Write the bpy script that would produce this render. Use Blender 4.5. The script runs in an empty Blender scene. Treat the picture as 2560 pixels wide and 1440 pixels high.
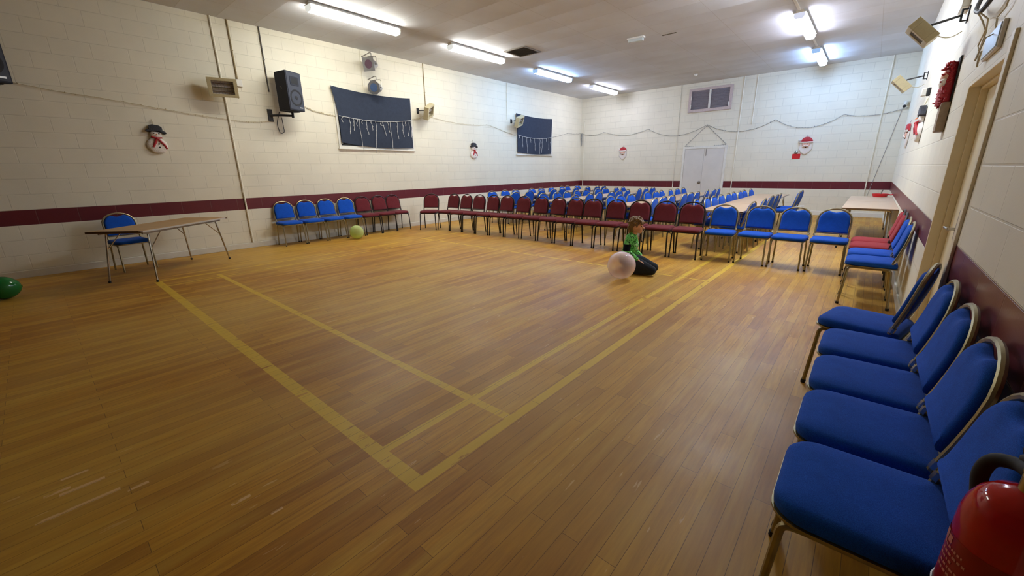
import bpy, bmesh, math, random
from mathutils import Vector, Matrix, Quaternion
random.seed(7)
PI = math.pi
C = bpy.context.scene.collection
# ------------------------------------------------------------------ room dimensions (metres)
XL, XR, YN, YF, ZC = -9.663, 0.447, -3.4, 15.804, 4.2716
BAND0, BAND1, COURSE = 0.7896, 1.0146, 0.225

# ------------------------------------------------------------------ materials
def lin(c):
    return tuple(((v/255.0)/12.92 if v/255.0 <= 0.04045 else ((v/255.0+0.055)/1.055)**2.4) for v in c)

class NT:
    """small helper round a node tree"""
    def __init__(s, name):
        s.m = bpy.data.materials.new(name); s.m.use_nodes = True
        s.t = s.m.node_tree; s.n = s.t.nodes; s.l = s.t.links
        s.n.clear()
        s.out = s.n.new('ShaderNodeOutputMaterial')
    def node(s, typ, **kw):
        n = s.n.new(typ)
        for k, v in kw.items():
            setattr(n, k, v)
        return n
    def put(s, sock, v):
        if isinstance(v, bpy.types.NodeSocket): s.l.new(v, sock)
        else: sock.default_value = v
    def math(s, op, a, b=0.0, c=0.0, clamp=False):
        n = s.node('ShaderNodeMath', operation=op); n.use_clamp = clamp
        s.put(n.inputs[0], a); s.put(n.inputs[1], b); s.put(n.inputs[2], c)
        return n.outputs[0]
    def mix(s, f, a, b, blend='MIX'):
        n = s.node('ShaderNodeMix', data_type='RGBA', blend_type=blend)
        s.put(n.inputs[0], f)
        s.put(n.inputs[6], a if isinstance(a, bpy.types.NodeSocket) else (*a[:3], 1))
        s.put(n.inputs[7], b if isinstance(b, bpy.types.NodeSocket) else (*b[:3], 1))
        return n.outputs[2]
    def xyz(s):
        g = s.node('ShaderNodeNewGeometry'); x = s.node('ShaderNodeSeparateXYZ')
        s.l.new(g.outputs['Position'], x.inputs[0])
        return x.outputs[0], x.outputs[1], x.outputs[2]
    def objco(s):
        return s.node('ShaderNodeTexCoord').outputs['Object']
    def comb(s, x, y, z):
        n = s.node('ShaderNodeCombineXYZ')
        s.put(n.inputs[0], x); s.put(n.inputs[1], y); s.put(n.inputs[2], z)
        return n.outputs[0]
    def noise(s, vec, scale, detail=3, rough=.55):
        n = s.node('ShaderNodeTexNoise')
        s.put(n.inputs['Vector'], vec); n.inputs['Scale'].default_value = scale
        n.inputs['Detail'].default_value = detail; n.inputs['Roughness'].default_value = rough
        return n.outputs['Fac']
    def ramp(s, f, a, b):
        n = s.node('ShaderNodeMapRange'); s.put(n.inputs[0], f)
        n.inputs[1].default_value = a; n.inputs[2].default_value = b
        return n.outputs[0]
    def bump(s, h, dist=.002, strength=1.0):
        n = s.node('ShaderNodeBump'); s.put(n.inputs['Height'], h)
        n.inputs['Distance'].default_value = dist; n.inputs['Strength'].default_value = strength
        return n.outputs[0]
    def principled(s, color, rough=.5, metal=0.0, normal=None, spec=.5, **kw):
        p = s.node('ShaderNodeBsdfPrincipled')
        s.put(p.inputs['Base Color'], color if isinstance(color, bpy.types.NodeSocket) else (*color[:3], 1))
        s.put(p.inputs['Roughness'], rough); s.put(p.inputs['Metallic'], metal)
        p.inputs['Specular IOR Level'].default_value = spec
        if normal is not None: s.l.new(normal, p.inputs['Normal'])
        for k, v in kw.items(): s.put(p.inputs[k], v)
        s.l.new(p.outputs[0], s.out.inputs[0])
        return p

def simple(name, rgb, rough=.5, metal=0.0, var=.12, scale=30., bump=0.0, spec=.5):
    t = NT(name); c = lin(rgb)
    f = t.noise(t.objco(), scale, 4)
    dark = tuple(v*(1-var) for v in c); light = tuple(min(1, v*(1+var)) for v in c)
    nrm = t.bump(f, bump) if bump else None
    t.principled(t.mix(t.ramp(f, .3, .7), dark, light), rough, metal, nrm, spec)
    return t.m

def fabric(name, rgb, rgb2):
    t = NT(name); o = t.objco()
    f = t.noise(o, 420, 2); g = t.noise(o, 14, 3)
    col = t.mix(t.ramp(f, .35, .65), lin(rgb), lin(rgb2))
    col = t.mix(t.math('MULTIPLY', t.ramp(g, .4, .75), .25), col, tuple(v*.6 for v in lin(rgb)))
    t.principled(col, .92, 0, t.bump(f, .0008, .6), .12, **{'Sheen Weight': .06, 'Sheen Roughness': .6})
    return t.m

def emissive(name, rgb, strength):
    t = NT(name)
    e = t.node('ShaderNodeEmission'); e.inputs[0].default_value = (*rgb, 1); e.inputs[1].default_value = strength
    t.l.new(e.outputs[0], t.out.inputs[0])
    return t.m

WALLPAINT = lin((232, 227, 209))
MAROON = lin((104, 36, 46))
def wall_material(name, axis, band=True, paint=WALLPAINT):
    t = NT(name); x, y, z = t.xyz()
    u = y if axis == 'y' else x
    vec = t.comb(u, t.math('SUBTRACT', z, BAND1-4*COURSE), 0.0)
    b = t.node('ShaderNodeTexBrick'); t.put(b.inputs['Vector'], vec)
    b.inputs['Scale'].default_value = 1.0; b.inputs['Mortar Size'].default_value = .006
    b.inputs['Mortar Smooth'].default_value = .35; b.inputs['Brick Width'].default_value = .45
    b.inputs['Row Height'].default_value = COURSE; b.inputs['Bias'].default_value = 0
    b.inputs['Color1'].default_value = (0, 0, 0, 1); b.inputs['Color2'].default_value = (1, 1, 1, 1)
    tone = t.node('ShaderNodeSeparateXYZ'); t.l.new(b.outputs['Color'], tone.inputs[0])
    mort = b.outputs['Fac']
    n1 = t.noise(vec, 1.3, 4); n2 = t.noise(vec, 90, 3)
    col = t.mix(t.ramp(n1, .3, .75), paint, tuple(v*.90 for v in paint))
    col = t.mix(t.math('MULTIPLY', tone.outputs[0], .05), col, tuple(v*.8 for v in paint))
    # scuffs and drips low on the wall
    low = t.math('MULTIPLY', t.ramp(t.noise(t.comb(t.math('MULTIPLY', u, 5.0), z, 3.1), 1.6, 5), .62, .78), t.ramp(z, .85, .2))
    col = t.mix(t.math('MULTIPLY', low, .35), col, lin((120, 92, 66)))
    if band:
        m = t.math('COMPARE', z, (BAND0+BAND1)/2, COURSE/2)
        mcol = t.mix(t.ramp(n1, .3, .7), MAROON, tuple(v*.8 for v in MAROON))
        col = t.mix(m, col, mcol)
    col = t.mix(t.math('MULTIPLY', mort, .15), col, tuple(v*.35 for v in paint))
    h = t.math('ADD', t.math('MULTIPLY', mort, -1.0), t.math('MULTIPLY', n2, .12))
    rough = t.math('SUBTRACT', .55, t.math('MULTIPLY', m, .2)) if band else .55
    t.principled(col, rough, 0, t.bump(h, .005, .6), .4)
    return t.m

def floor_material():
    t = NT('floor_boards'); x, y, z = t.xyz()
    b = t.node('ShaderNodeTexBrick')
    vec = t.comb(y, x, 0.0); t.put(b.inputs['Vector'], vec)
    b.offset = .37; b.offset_frequency = 2
    b.inputs['Scale'].default_value = 1; b.inputs['Mortar Size'].default_value = .0012
    b.inputs['Mortar Smooth'].default_value = .2; b.inputs['Brick Width'].default_value = 1.15
    b.inputs['Row Height'].default_value = .082; b.inputs['Bias'].default_value = 0
    b.inputs['Color1'].default_value = (0, 0, 0, 1); b.inputs['Color2'].default_value = (1, 1, 1, 1)
    tone = t.node('ShaderNodeSeparateXYZ'); t.l.new(b.outputs['Color'], tone.inputs[0])
    grain = t.noise(t.comb(t.math('MULTIPLY', x, 16.0), t.math('MULTIPLY', y, 1.1), 0.), 3.2, 6, .65)
    streak = t.noise(t.comb(t.math('MULTIPLY', x, 5.5), t.math('MULTIPLY', y, .45), 2.), 1.7, 4)
    patch = t.noise(t.comb(x, y, 7.), .55, 3)
    ca, cb, cc = lin((200, 145, 40)), lin((165, 109, 24)), lin((214, 172, 66))
    col = t.mix(tone.outputs[0], ca, cb)
    col = t.mix(t.math('MULTIPLY', t.ramp(grain, .4, .7), .55), col, lin((132, 79, 18)))
    col = t.mix(t.math('MULTIPLY', t.ramp(streak, .5, .72), .5), col, cc)
    # paler patches spread at random over the whole floor
    worn = t.math('MULTIPLY', t.ramp(patch, .40, .66), .5)
    col = t.mix(worn, col, lin((206, 168, 78)))
    # court lines, yellow tape
    rects = [(-1.44, .030, .90, 9.85), (-1.79, .030, .95, 8.6)]
    lines = None
    def rect(cx, hx, y0, y1):
        return t.math('MULTIPLY', t.math('COMPARE', x, cx, hx), t.math('COMPARE', y, (y0+y1)/2, (y1-y0)/2))
    masks = [rect(-1.435, .032, .90, 9.85), rect(-1.79, .030, .95, 8.6), rect(-4.515, 3.11, .89, .975),
             rect(-4.43, 3.0, 1.602, 1.662)]
    thin = [rect(-7.63, .020, .93, 9.6), rect(-7.21, .018, .97, 9.6), rect(-4.55, 3.09, 5.688, 5.726)]
    def mx(L):
        a = L[0]
        for k in L[1:]: a = t.math('MAXIMUM', a, k)
        return a
    wear = t.ramp(t.noise(t.comb(t.math('MULTIPLY', x, 9.), t.math('MULTIPLY', y, 2.5), 4.), 2.2, 5), .66, .60)
    wear2 = t.ramp(t.noise(t.comb(t.math('MULTIPLY', x, 7.), y, 9.), 2.2, 5), .60, .52)
    broad = t.math('MULTIPLY', mx(masks), t.math('MULTIPLY', wear, .74))
    fine = t.math('MULTIPLY', mx(thin), t.math('MULTIPLY', wear2, .9))
    col = t.mix(t.math('MAXIMUM', broad, fine), col, lin((222, 186, 52)))
    # bare scrapes running with the boards
    sc = t.ramp(t.noise(t.comb(t.math('MULTIPLY', x, 22.), t.math('MULTIPLY', y, 3.2), 1.), 1.5, 2), .715, .735)
    where = t.ramp(t.noise(t.comb(x, y, 3.), .7, 2), .42, .55)
    col = t.mix(t.math('MULTIPLY', t.math('MULTIPLY', sc, where), .6), col, lin((220, 182, 120)))
    rag = t.ramp(t.noise(t.comb(t.math('MULTIPLY', x, 40.), t.math('MULTIPLY', y, 14.), 6.), 1.2, 3), .36, .46)
    bare = mx([rect(-2.755, .011, -.28, -.19), rect(-2.715, .014, -.23, -.07), rect(-2.55, .013, -.31, -.03), rect(-2.86, .010, -.22, -.12), rect(-2.50, .011, -.01, .07), rect(-2.0, .010, .29, .37), rect(-1.8, .008, .39, .44)])
    col = t.mix(t.math('MULTIPLY', t.math('MULTIPLY', bare, rag), .8), col, lin((226, 188, 138)))
    col = t.mix(t.math('MULTIPLY', b.outputs['Fac'], .75), col, lin((70, 38, 14)))
    h = t.math('ADD', t.math('MULTIPLY', b.outputs['Fac'], -1.), t.math('MULTIPLY', grain, .15))
    rg = t.math('ADD', .36, t.math('MULTIPLY', t.noise(t.comb(x, y, 0.), 2.2, 5), .24))
    t.principled(col, rg, 0, t.bump(h, .0012, .6), .4)
    return t.m

def ceiling_material():
    t = NT('ceiling_board'); x, y, z = t.xyz()
    b = t.node('ShaderNodeTexBrick')
    t.put(b.inputs['Vector'], t.comb(t.math('ADD', x, 2.8), t.math('ADD', y, .11), 0.))
    b.offset = 0.0
    b.inputs['Scale'].default_value = 1; b.inputs['Mortar Size'].default_value = .0045
    b.inputs['Mortar Smooth'].default_value = .1; b.inputs['Brick Width'].default_value = 1.217
    b.inputs['Row Height'].default_value = .61; b.inputs['Bias'].default_value = 0
    b.inputs['Color1'].default_value = (0, 0, 0, 1); b.inputs['Color2'].default_value = (1, 1, 1, 1)
    tone = t.node('ShaderNodeSeparateXYZ'); t.l.new(b.outputs['Color'], tone.inputs[0])
    n = t.noise(t.comb(x, y, 0.), 130, 2); m = t.noise(t.comb(x, y, 0.), 1.1, 3)
    base = lin((214, 218, 226))
    col = t.mix(t.math('MULTIPLY', tone.outputs[0], .35), base, tuple(v*.86 for v in base))
    col = t.mix(t.math('MULTIPLY', t.ramp(m, .35, .75), .25), col, lin((170, 156, 140)))
    col = t.mix(t.math('MULTIPLY', b.outputs['Fac'], .35), col, lin((150, 140, 128)))
    sag = t.math('ABSOLUTE', t.math('SINE', t.math('MULTIPLY', t.math('ADD', y, .11), PI/.61)))
    h = t.math('ADD', t.math('MULTIPLY', sag, -1.0), t.math('MULTIPLY', n, .10))
    t.principled(col, .8, 0, t.bump(h, .016, .5), .2)
    return t.m

M = {}
M['wall_y'] = wall_material('painted_block_side', 'y')
M['wall_x'] = wall_material('painted_block_end', 'x')
M['floor'] = floor_material()
M['ceil'] = ceiling_material()
M['white'] = simple('white_gloss_paint', (226, 224, 216), .4, var=.05, scale=6)
M['skirting'] = simple('skirting_paint', (214, 210, 198), .4, var=.06, scale=6)
M['cream'] = simple('cream_gloss_paint', (234, 224, 196), .45, var=.06, scale=4)
M['creamdoor'] = simple('cream_door_paint', (232, 222, 192), .4, var=.07, scale=3)
M['fardoor'] = simple('beige_door_paint', (212, 209, 204), .45, var=.04, scale=3)
M['blue'] = fabric('blue_upholstery', (14, 66, 164), (26, 92, 200))
M['burg'] = fabric('burgundy_upholstery', (88, 28, 36), (116, 44, 50))
M['red'] = fabric('red_upholstery', (140, 40, 48), (166, 58, 62))
M['gold'] = simple('champagne_metal', (158, 148, 116), .36, .85, var=.14, scale=20)
M['black_metal'] = simple('black_enamel', (34, 28, 28), .35, .2, var=.15)
M['chrome'] = simple('chrome_tube', (190, 186, 178), .22, .95, var=.08)
M['steel'] = simple('grey_steel', (150, 146, 140), .35, .8, var=.1)
M['rubber'] = simple('black_rubber', (26, 24, 24), .75, var=.15)
M['lam'] = simple('wood_laminate', (190, 158, 122), .34, var=.08, scale=5)
M['lamfar'] = simple('pale_laminate', (206, 180, 152), .34, var=.06, scale=5)
M['lamold'] = simple('worn_laminate', (182, 146, 96), .4, var=.1, scale=5)
M['edge_brown'] = simple('brown_edging', (96, 68, 40), .5, var=.12)
M['edge_grey'] = simple('grey_edging', (176, 172, 166), .45, var=.06)
M['blackcloth'] = fabric('black_cloth', (46, 53, 68), (58, 66, 84))
M['black'] = simple('black_plastic', (30, 30, 34), .6, var=.12)
M['spk'] = simple('speaker_carpet', (40, 44, 58), .85, var=.2, scale=120, bump=.001)
M['grille'] = simple('speaker_grille', (50, 55, 70), .6, var=.2, scale=200, bump=.001)
M['conewoof'] = simple('speaker_cone', (24, 26, 32), .7, var=.1)
M['plastic_white'] = simple('white_plastic', (222, 220, 214), .45, var=.04)
M['beigebox'] = simple('beige_heater_enamel', (188, 176, 140), .45, .1, var=.06)
M['reflector'] = simple('polished_reflector', (226, 218, 212), .5, .5, var=.05)
M['quartz'] = simple('quartz_tube', (120, 100, 92), .25, 0, var=.1)
M['pipe_white'] = simple('painted_conduit', (230, 225, 208), .45, var=.05)
M['pipe_brown'] = simple('tan_conduit', (150, 132, 96), .5, var=.1)
M['pipe_dark'] = simple('dark_conduit', (84, 80, 76), .5, var=.1)
M['wire'] = simple('grey_wire', (158, 156, 154), .6, var=.15)
M['wire_pale'] = simple('pale_wire', (206, 206, 204), .6, var=.1)
M['wire_cream'] = simple('cream_wire', (196, 184, 152), .6, var=.1)
M['alu'] = simple('brushed_aluminium', (176, 178, 186), .3, .9, var=.1)
M['snow'] = simple('white_tinsel', (232, 226, 220), .7, var=.08, scale=90, bump=.006)
M['tinsel_black'] = simple('black_tinsel', (34, 34, 42), .6, var=.3, scale=90, bump=.006)
M['tinsel_red'] = simple('red_tinsel', (176, 32, 44), .45, var=.3, scale=90, bump=.006)
M['orange'] = simple('carrot_orange', (214, 120, 50), .6)
M['skinpink'] = simple('pink_face', (228, 180, 160), .6)
M['redplastic'] = simple('red_plastic', (200, 26, 34), .35, var=.06)
M['redext'] = simple('red_enamel', (184, 28, 28), .09, var=.05)
M['label'] = simple('extinguisher_label', (204, 130, 110), .5, var=.2)
M['labelred'] = simple('extinguisher_red_label', (150, 22, 24), .3, var=.06)
M['brass'] = simple('brass', (176, 150, 90), .3, .9)
M['purplegel'] = simple('purple_gel', (96, 72, 88), .3)
M['bluegel'] = simple('blue_gel', (70, 92, 132), .3)
M['louvre'] = simple('grey_louvre', (140, 134, 142), .6, var=.08)
M['ventdark'] = simple('dark_vent', (92, 86, 78), .7, var=.1)
M['ventslat'] = simple('vent_slat', (120, 112, 102), .6, var=.1)
M['glass_lamp'] = simple('clear_cover', (196, 204, 206), .15, var=.04)
M['diffglass'] = simple('dark_window_glass', (30, 34, 40), .08, var=.05)
M['signblue'] = simple('pale_blue_panel', (196, 214, 232), .35, var=.06)
M['gold_tinsel'] = simple('silver_bead', (150, 150, 146), .4, .5, var=.3)
M['stage'] = simple('dark_unseen_wall', (74, 48, 32), .6, var=.15, scale=3)  # made-up dark tone for the unseen near wall, to cut bounced light
M['brownbox'] = simple('brown_card', (150, 132, 112), .7, var=.15)

def balloon_mat(name, rgb, alpha, rough=.12):
    t = NT(name)
    lw = t.node('ShaderNodeLayerWeight'); lw.inputs[0].default_value = .35
    p = t.node('ShaderNodeBsdfPrincipled'); p.inputs['Base Color'].default_value = (*lin(rgb), 1)
    p.inputs['Roughness'].default_value = rough; p.inputs['Subsurface Weight'].default_value = .3
    tr = t.node('ShaderNodeBsdfTransparent'); tr.inputs[0].default_value = (*[min(1, .4+.75*v) for v in lin(rgb)], 1)
    mx = t.node('ShaderNodeMixShader')
    f = t.math('ADD', alpha, t.math('MULTIPLY', lw.outputs['Facing'], 1-alpha), clamp=True)
    t.l.new(f, mx.inputs[0]); t.l.new(tr.outputs[0], mx.inputs[1]); t.l.new(p.outputs[0], mx.inputs[2])
    t.l.new(mx.outputs[0], t.out.inputs[0])
    return t.m
M['bal_green'] = balloon_mat('green_latex', (24, 120, 52), .8)
M['bal_lime'] = balloon_mat('lime_latex', (212, 226, 150), .42)
M['bal_pink'] = balloon_mat('pale_pink_latex', (250, 232, 238), .34)

def shirt_material():
    t = NT('green_patterned_shirt'); o = t.objco()
    n = t.noise(o, 11, 2); n2 = t.noise(o, 19, 2)
    sep = t.node('ShaderNodeSeparateXYZ'); t.l.new(o, sep.inputs[0])
    g = t.mix(t.ramp(n, .42, .48), lin((150, 232, 140)), lin((108, 200, 104)))
    g = t.mix(t.ramp(t.math('ABSOLUTE', t.math('SUBTRACT', n2, .5)), .035, .02), g, lin((18, 40, 26)))
    # dark band round each sleeve
    ay = t.math('ABSOLUTE', sep.outputs[1])
    band = t.math('MULTIPLY', t.math('COMPARE', sep.outputs[2], .40, .045), t.ramp(ay, .118, .128))
    g = t.mix(band, g, lin((16, 18, 28)))
    # pale print on the chest
    pr = t.math('MULTIPLY', t.math('MULTIPLY', t.math('COMPARE', sep.outputs[2], .40, .05), t.ramp(sep.outputs[0], .10, .11)), t.ramp(n2, .5, .56))
    g = t.mix(pr, g, lin((210, 226, 214)))
    t.principled(g, .9, 0, None, .15)
    return t.m
M['shirt'] = shirt_material()
M['trouser'] = fabric('dark_trouser', (34, 38, 46), (44, 50, 58))
M['skin'] = simple('skin', (226, 170, 138), .5, var=.06, scale=12)
M['hair'] = simple('brown_hair', (124, 96, 64), .6, var=.45, scale=60, bump=.004)
M['eye'] = simple('dark_eye', (30, 22, 20), .2)
M['lip'] = simple('lip', (176, 96, 88), .5)

# ------------------------------------------------------------------ mesh building
class MB:
    def __init__(s): s.v = []; s.f = []; s.mi = []; s.cur = 0
    def add(s, vs, fs):
        o = len(s.v); s.v += [tuple(v) for v in vs]
        for f in fs: s.f.append([o+i for i in f]); s.mi.append(s.cur)
        return s
    def mat(s, i): s.cur = i; return s
    def box(s, c, size, rot=None):
        hx, hy, hz = size[0]/2, size[1]/2, size[2]/2
        vs = [Vector((x, y, z)) for x in (-hx, hx) for y in (-hy, hy) for z in (-hz, hz)]
        if rot is not None: vs = [rot @ v for v in vs]
        c = Vector(c)
        return s.add([v+c for v in vs], [(0,1,3,2),(4,6,7,5),(0,4,5,1),(2,3,7,6),(0,2,6,4),(1,5,7,3)])
    def b2(s, x0, x1, y0, y1, z0, z1):
        return s.box(((x0+x1)/2, (y0+y1)/2, (z0+z1)/2), (abs(x1-x0), abs(y1-y0), abs(z1-z0)))
    def tube(s, pts, r, n=8, closed=False, cap=True, flat=1.0):
        pts = [Vector(p) for p in pts]; k = len(pts)
        rs = r if isinstance(r, (list, tuple)) else [r]*k
        tang = []
        for i in range(k):
            a = pts[(i-1) % k] if closed or i > 0 else pts[i]
            b = pts[(i+1) % k] if closed or i < k-1 else pts[i]
            d = (b-a); tang.append(d.normalized() if d.length > 1e-9 else Vector((0, 0, 1)))
        ref = Vector((0, 0, 1)) if abs(tang[0].z) < .9 else Vector((1, 0, 0))
        u = (ref - tang[0]*ref.dot(tang[0])).normalized()
        vs = []
        for i in range(k):
            if i: 
                u = u - tang[i]*u.dot(tang[i])
                u = u.normalized() if u.length > 1e-6 else tang[i].orthogonal().normalized()
            w = tang[i].cross(u)
            for j in range(n):
                a = 2*PI*j/n
                vs.append(pts[i] + u*(rs[i]*math.cos(a)) + w*(rs[i]*flat*math.sin(a)))
        fs = []
        m = k if closed else k-1
        for i in range(m):
            for j in range(n):
                a = i*n+j; b = i*n+(j+1) % n; c = ((i+1) % k)*n+(j+1) % n; d = ((i+1) % k)*n+j
                fs.append((a, b, c, d))
        if cap and not closed:
            fs.append(tuple(range(n-1, -1, -1))); fs.append(tuple((k-1)*n+j for j in range(n)))
        return s.add(vs, fs)
    def cyl(s, a, b, r, r2=None, n=16):
        return s.tube([a, b], [r, r if r2 is None else r2], n)
    def lathe(s, prof, n=24, mtx=None):
        vs = []; fs = []
        for (r, z) in prof:
            for j in range(n):
                a = 2*PI*j/n; vs.append(Vector((r*math.cos(a), r*math.sin(a), z)))
        for i in range(len(prof)-1):
            for j in range(n):
                fs.append((i*n+j, i*n+(j+1) % n, (i+1)*n+(j+1) % n, (i+1)*n+j))
        fs.append(tuple(range(n-1, -1, -1))); fs.append(tuple((len(prof)-1)*n+j for j in range(n)))
        if mtx is not None: vs = [mtx @ v for v in vs]
        return s.add(vs, fs)
    def ball(s, c, r, n=14, m=9, rot=None):
        r = (r, r, r) if not isinstance(r, (tuple, list)) else r
        c = Vector(c); vs = []; fs = []
        for i in range(1, m):
            th = PI*i/m
            for j in range(n):
                a = 2*PI*j/n
                vs.append(Vector((r[0]*math.sin(th)*math.cos(a), r[1]*math.sin(th)*math.sin(a), r[2]*math.cos(th))))
        vs += [Vector((0, 0, r[2])), Vector((0, 0, -r[2]))]
        for i in range(m-2):
            for j in range(n):
                fs.append((i*n+j, (i+1)*n+j, (i+1)*n+(j+1) % n, i*n+(j+1) % n))
        t = (m-1)*n
        for j in range(n):
            fs.append((t, j, (j+1) % n)); fs.append((t+1, (m-2)*n+(j+1) % n, (m-2)*n+j))
        if rot is not None: vs = [rot @ v for v in vs]
        return s.add([v+c for v in vs], fs)
    def prism(s, outline, z0, z1, mtx=None):
        n = len(outline)
        vs = [Vector((x, y, z0)) for x, y in outline]+[Vector((x, y, z1)) for x, y in outline]
        fs = [tuple(range(n-1, -1, -1)), tuple(range(n, 2*n))]
        fs += [(i, (i+1) % n, n+(i+1) % n, n+i) for i in range(n)]
        if mtx is not None: vs = [mtx @ v for v in vs]
        return s.add(vs, fs)
    def layers(s, outline, prof, mtx=None, dome=None):
        """soft pad: outline inset along its normals by prof[i][0] at height prof[i][1]; top filled as a low dome"""
        n = len(outline); P = [Vector((x, y)) for x, y in outline]
        nor = []
        for i in range(n):
            d = (P[(i+1) % n]-P[i-1]); nor.append(Vector((d.y, -d.x)).normalized())
        cx = sum(p.x for p in P)/n; cy = sum(p.y for p in P)/n
        vs = []
        for off, z in prof:
            for i in range(n):
                q = P[i]-nor[i]*off; vs.append(Vector((q.x, q.y, z)))
        top = [Vector((v.x, v.y, 0)) for v in vs[-n:]]
        zt = prof[-1][1]; k = len(prof); dome = dome or .004
        for sc, dz in ((.66, .75), (.33, .95)):
            for v in top: vs.append(Vector((cx+(v.x-cx)*sc, cy+(v.y-cy)*sc, zt+dome*dz)))
        vs.append(Vector((cx, cy, zt+dome)))
        fs = [tuple(range(n-1, -1, -1))]
        for r in range(k+1):
            for i in range(n):
                fs.append((r*n+i, r*n+(i+1) % n, (r+1)*n+(i+1) % n, (r+1)*n+i))
        c = len(vs)-1; r = k+1
        for i in range(n): fs.append((r*n+i, r*n+(i+1) % n, c))
        if mtx is not None: vs = [mtx @ v for v in vs]
        return s.add(vs, fs)
    def mesh(s, name, mats, smooth=True, angle=40):
        me = bpy.data.meshes.new(name); me.from_pydata(s.v, [], s.f)
        for m in (mats if isinstance(mats, (list, tuple)) else [mats]): me.materials.append(m)
        me.polygons.foreach_set('material_index', s.mi)
        bm = bmesh.new(); bm.from_mesh(me); bmesh.ops.recalc_face_normals(bm, faces=bm.faces); 
        ca = math.cos(math.radians(angle))
        for f in bm.faces: f.smooth = smooth
        if smooth:
            for e in bm.edges:
                if len(e.link_faces) == 2 and e.link_faces[0].normal.dot(e.link_faces[1].normal) < ca: e.smooth = False
        bm.to_mesh(me); bm.free(); me.update()
        return me
    def build(s, name, mats, parent=None, loc=None, rz=0, smooth=True, angle=40, bevel=0.0):
        o = bpy.data.objects.new(name, s.mesh(name, mats, smooth, angle)); C.objects.link(o)
        if parent is not None: o.parent = parent
        if loc is not None: o.location = loc
        if rz: o.rotation_euler = (0, 0, rz)
        if bevel:
            b = o.modifiers.new('soft edges', 'BEVEL'); b.width = bevel; b.segments = 2; b.limit_method = 'ANGLE'; b.angle_limit = math.radians(45)
        return o

def fillet(pts, r, n=5, closed=False):
    pts = [Vector(p) for p in pts]; out = []; k = len(pts)
    for i, p in enumerate(pts):
        if not closed and i in (0, k-1): out.append(p); continue
        a = (pts[i-1]-p); b = (pts[(i+1) % k]-p)
        ri = min(r, a.length*.48, b.length*.48)
        p0 = p+a.normalized()*ri; p1 = p+b.normalized()*ri
        for j in range(n+1):
            t = j/n; out.append(p0*(1-t)**2+p*2*t*(1-t)+p1*t*t)
    return out
def rrect(w, h, r, n=5, cx=0, cy=0):
    rs = r if isinstance(r, (list, tuple)) else [r]*4     # corners: +x+y, -x+y, -x-y, +x-y
    out = []
    for (sx, sy, a0), q in zip(((1, 1, 0), (-1, 1, 90), (-1, -1, 180), (1, -1, 270)), rs):
        x = cx+sx*(w/2-q); y = cy+sy*(h/2-q)
        for j in range(n+1):
            a = math.radians(a0+90*j/n); out.append((x+q*math.cos(a), y+q*math.sin(a)))
    return out
def sag(a, b, d, n=14, tw=0.0):
    a = Vector(a); b = Vector(b)
    return [a.lerp(b, i/n)+Vector((0, 0, -4*d*(i/n)*(1-i/n)+random.uniform(-tw, tw))) for i in range(n+1)]
def frame(o, xaxis, yaxis):
    x = Vector(xaxis).normalized(); y = Vector(yaxis); y = (y-x*y.dot(x)).normalized(); z = x.cross(y)
    m = Matrix((x, y, z)).transposed().to_4x4(); m.translation = Vector(o); return m

def tag(o, label=None, cat=None, group=None, kind=None):
    if label: o['label'] = label
    if cat: o['category'] = cat
    if group: o['group'] = group
    if kind: o['kind'] = kind
    return o
def thing(name, label, cat, loc=(0, 0, 0), rz=0, group=None):
    o = bpy.data.objects.new(name, None); C.objects.link(o); o.empty_display_size = .1
    o.location = loc; o.rotation_euler = (0, 0, rz)
    return tag(o, label, cat, group)
def struct(o): o['kind'] = 'structure'; return o
def copy_tree(o, parent=None, top=True):
    c = o.copy(); C.objects.link(c)
    if parent is not None: c.parent = parent
    for ch in KIDS[o.name]:
        copy_tree(ch, c, False)
    return c
KIDS = {}
def index_kids(o):
    KIDS[o.name] = list(o.children)
    for ch in o.children: index_kids(ch)
# ------------------------------------------------------------------ the setting
W = .2
m = MB().b2(XL-W, XR+W+.4, YN-W, YF+W, -.15, 0); struct(m.build('floor', M['floor'], smooth=False))
m = MB().b2(XL-W, XR+W+.4, YN-W, YF+W, ZC, ZC+.15); struct(m.build('ceiling', M['ceil'], smooth=False))
m = MB().b2(XL-W, XL, YN-W, YF+W, 0, ZC); struct(m.build('wall_left', M['wall_y'], smooth=False))
m = MB().b2(XL, XR, YF, YF+W, 0, ZC); struct(m.build('wall_far', M['wall_x'], smooth=False))
m = MB().b2(XL, XR, YN-W, YN, 0, ZC); struct(m.build('wall_near', M['stage'], smooth=False))  # out of view; kept dark so less light bounces into the near end
DY0, DY1, DZ = 3.545, 4.875, 2.06
m = MB().b2(XR, XR+W, YN-W, DY0, 0, ZC).b2(XR, XR+W, DY1, YF+W, 0, ZC).b2(XR, XR+W, DY0, DY1, DZ, ZC)
struct(m.build('wall_right', M['wall_y'], smooth=False))
struct(MB().b2(XL, XL+.018, YN, YF, 0, .105).build('baseboard_left', M['skirting'], smooth=False, bevel=.004))
struct(MB().b2(XL+.018, -5.36, YF-.018, YF, 0, .13).b2(-3.88, XR-.018, YF-.018, YF, 0, .13).build('baseboard_far', M['white'], smooth=False, bevel=.004))
struct(MB().b2(XR-.018, XR, YN, DY0-.08, 0, .10).b2(XR-.018, XR, DY1+.01, YF, 0, .10).build('baseboard_right', M['white'], smooth=False, bevel=.004))

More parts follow.
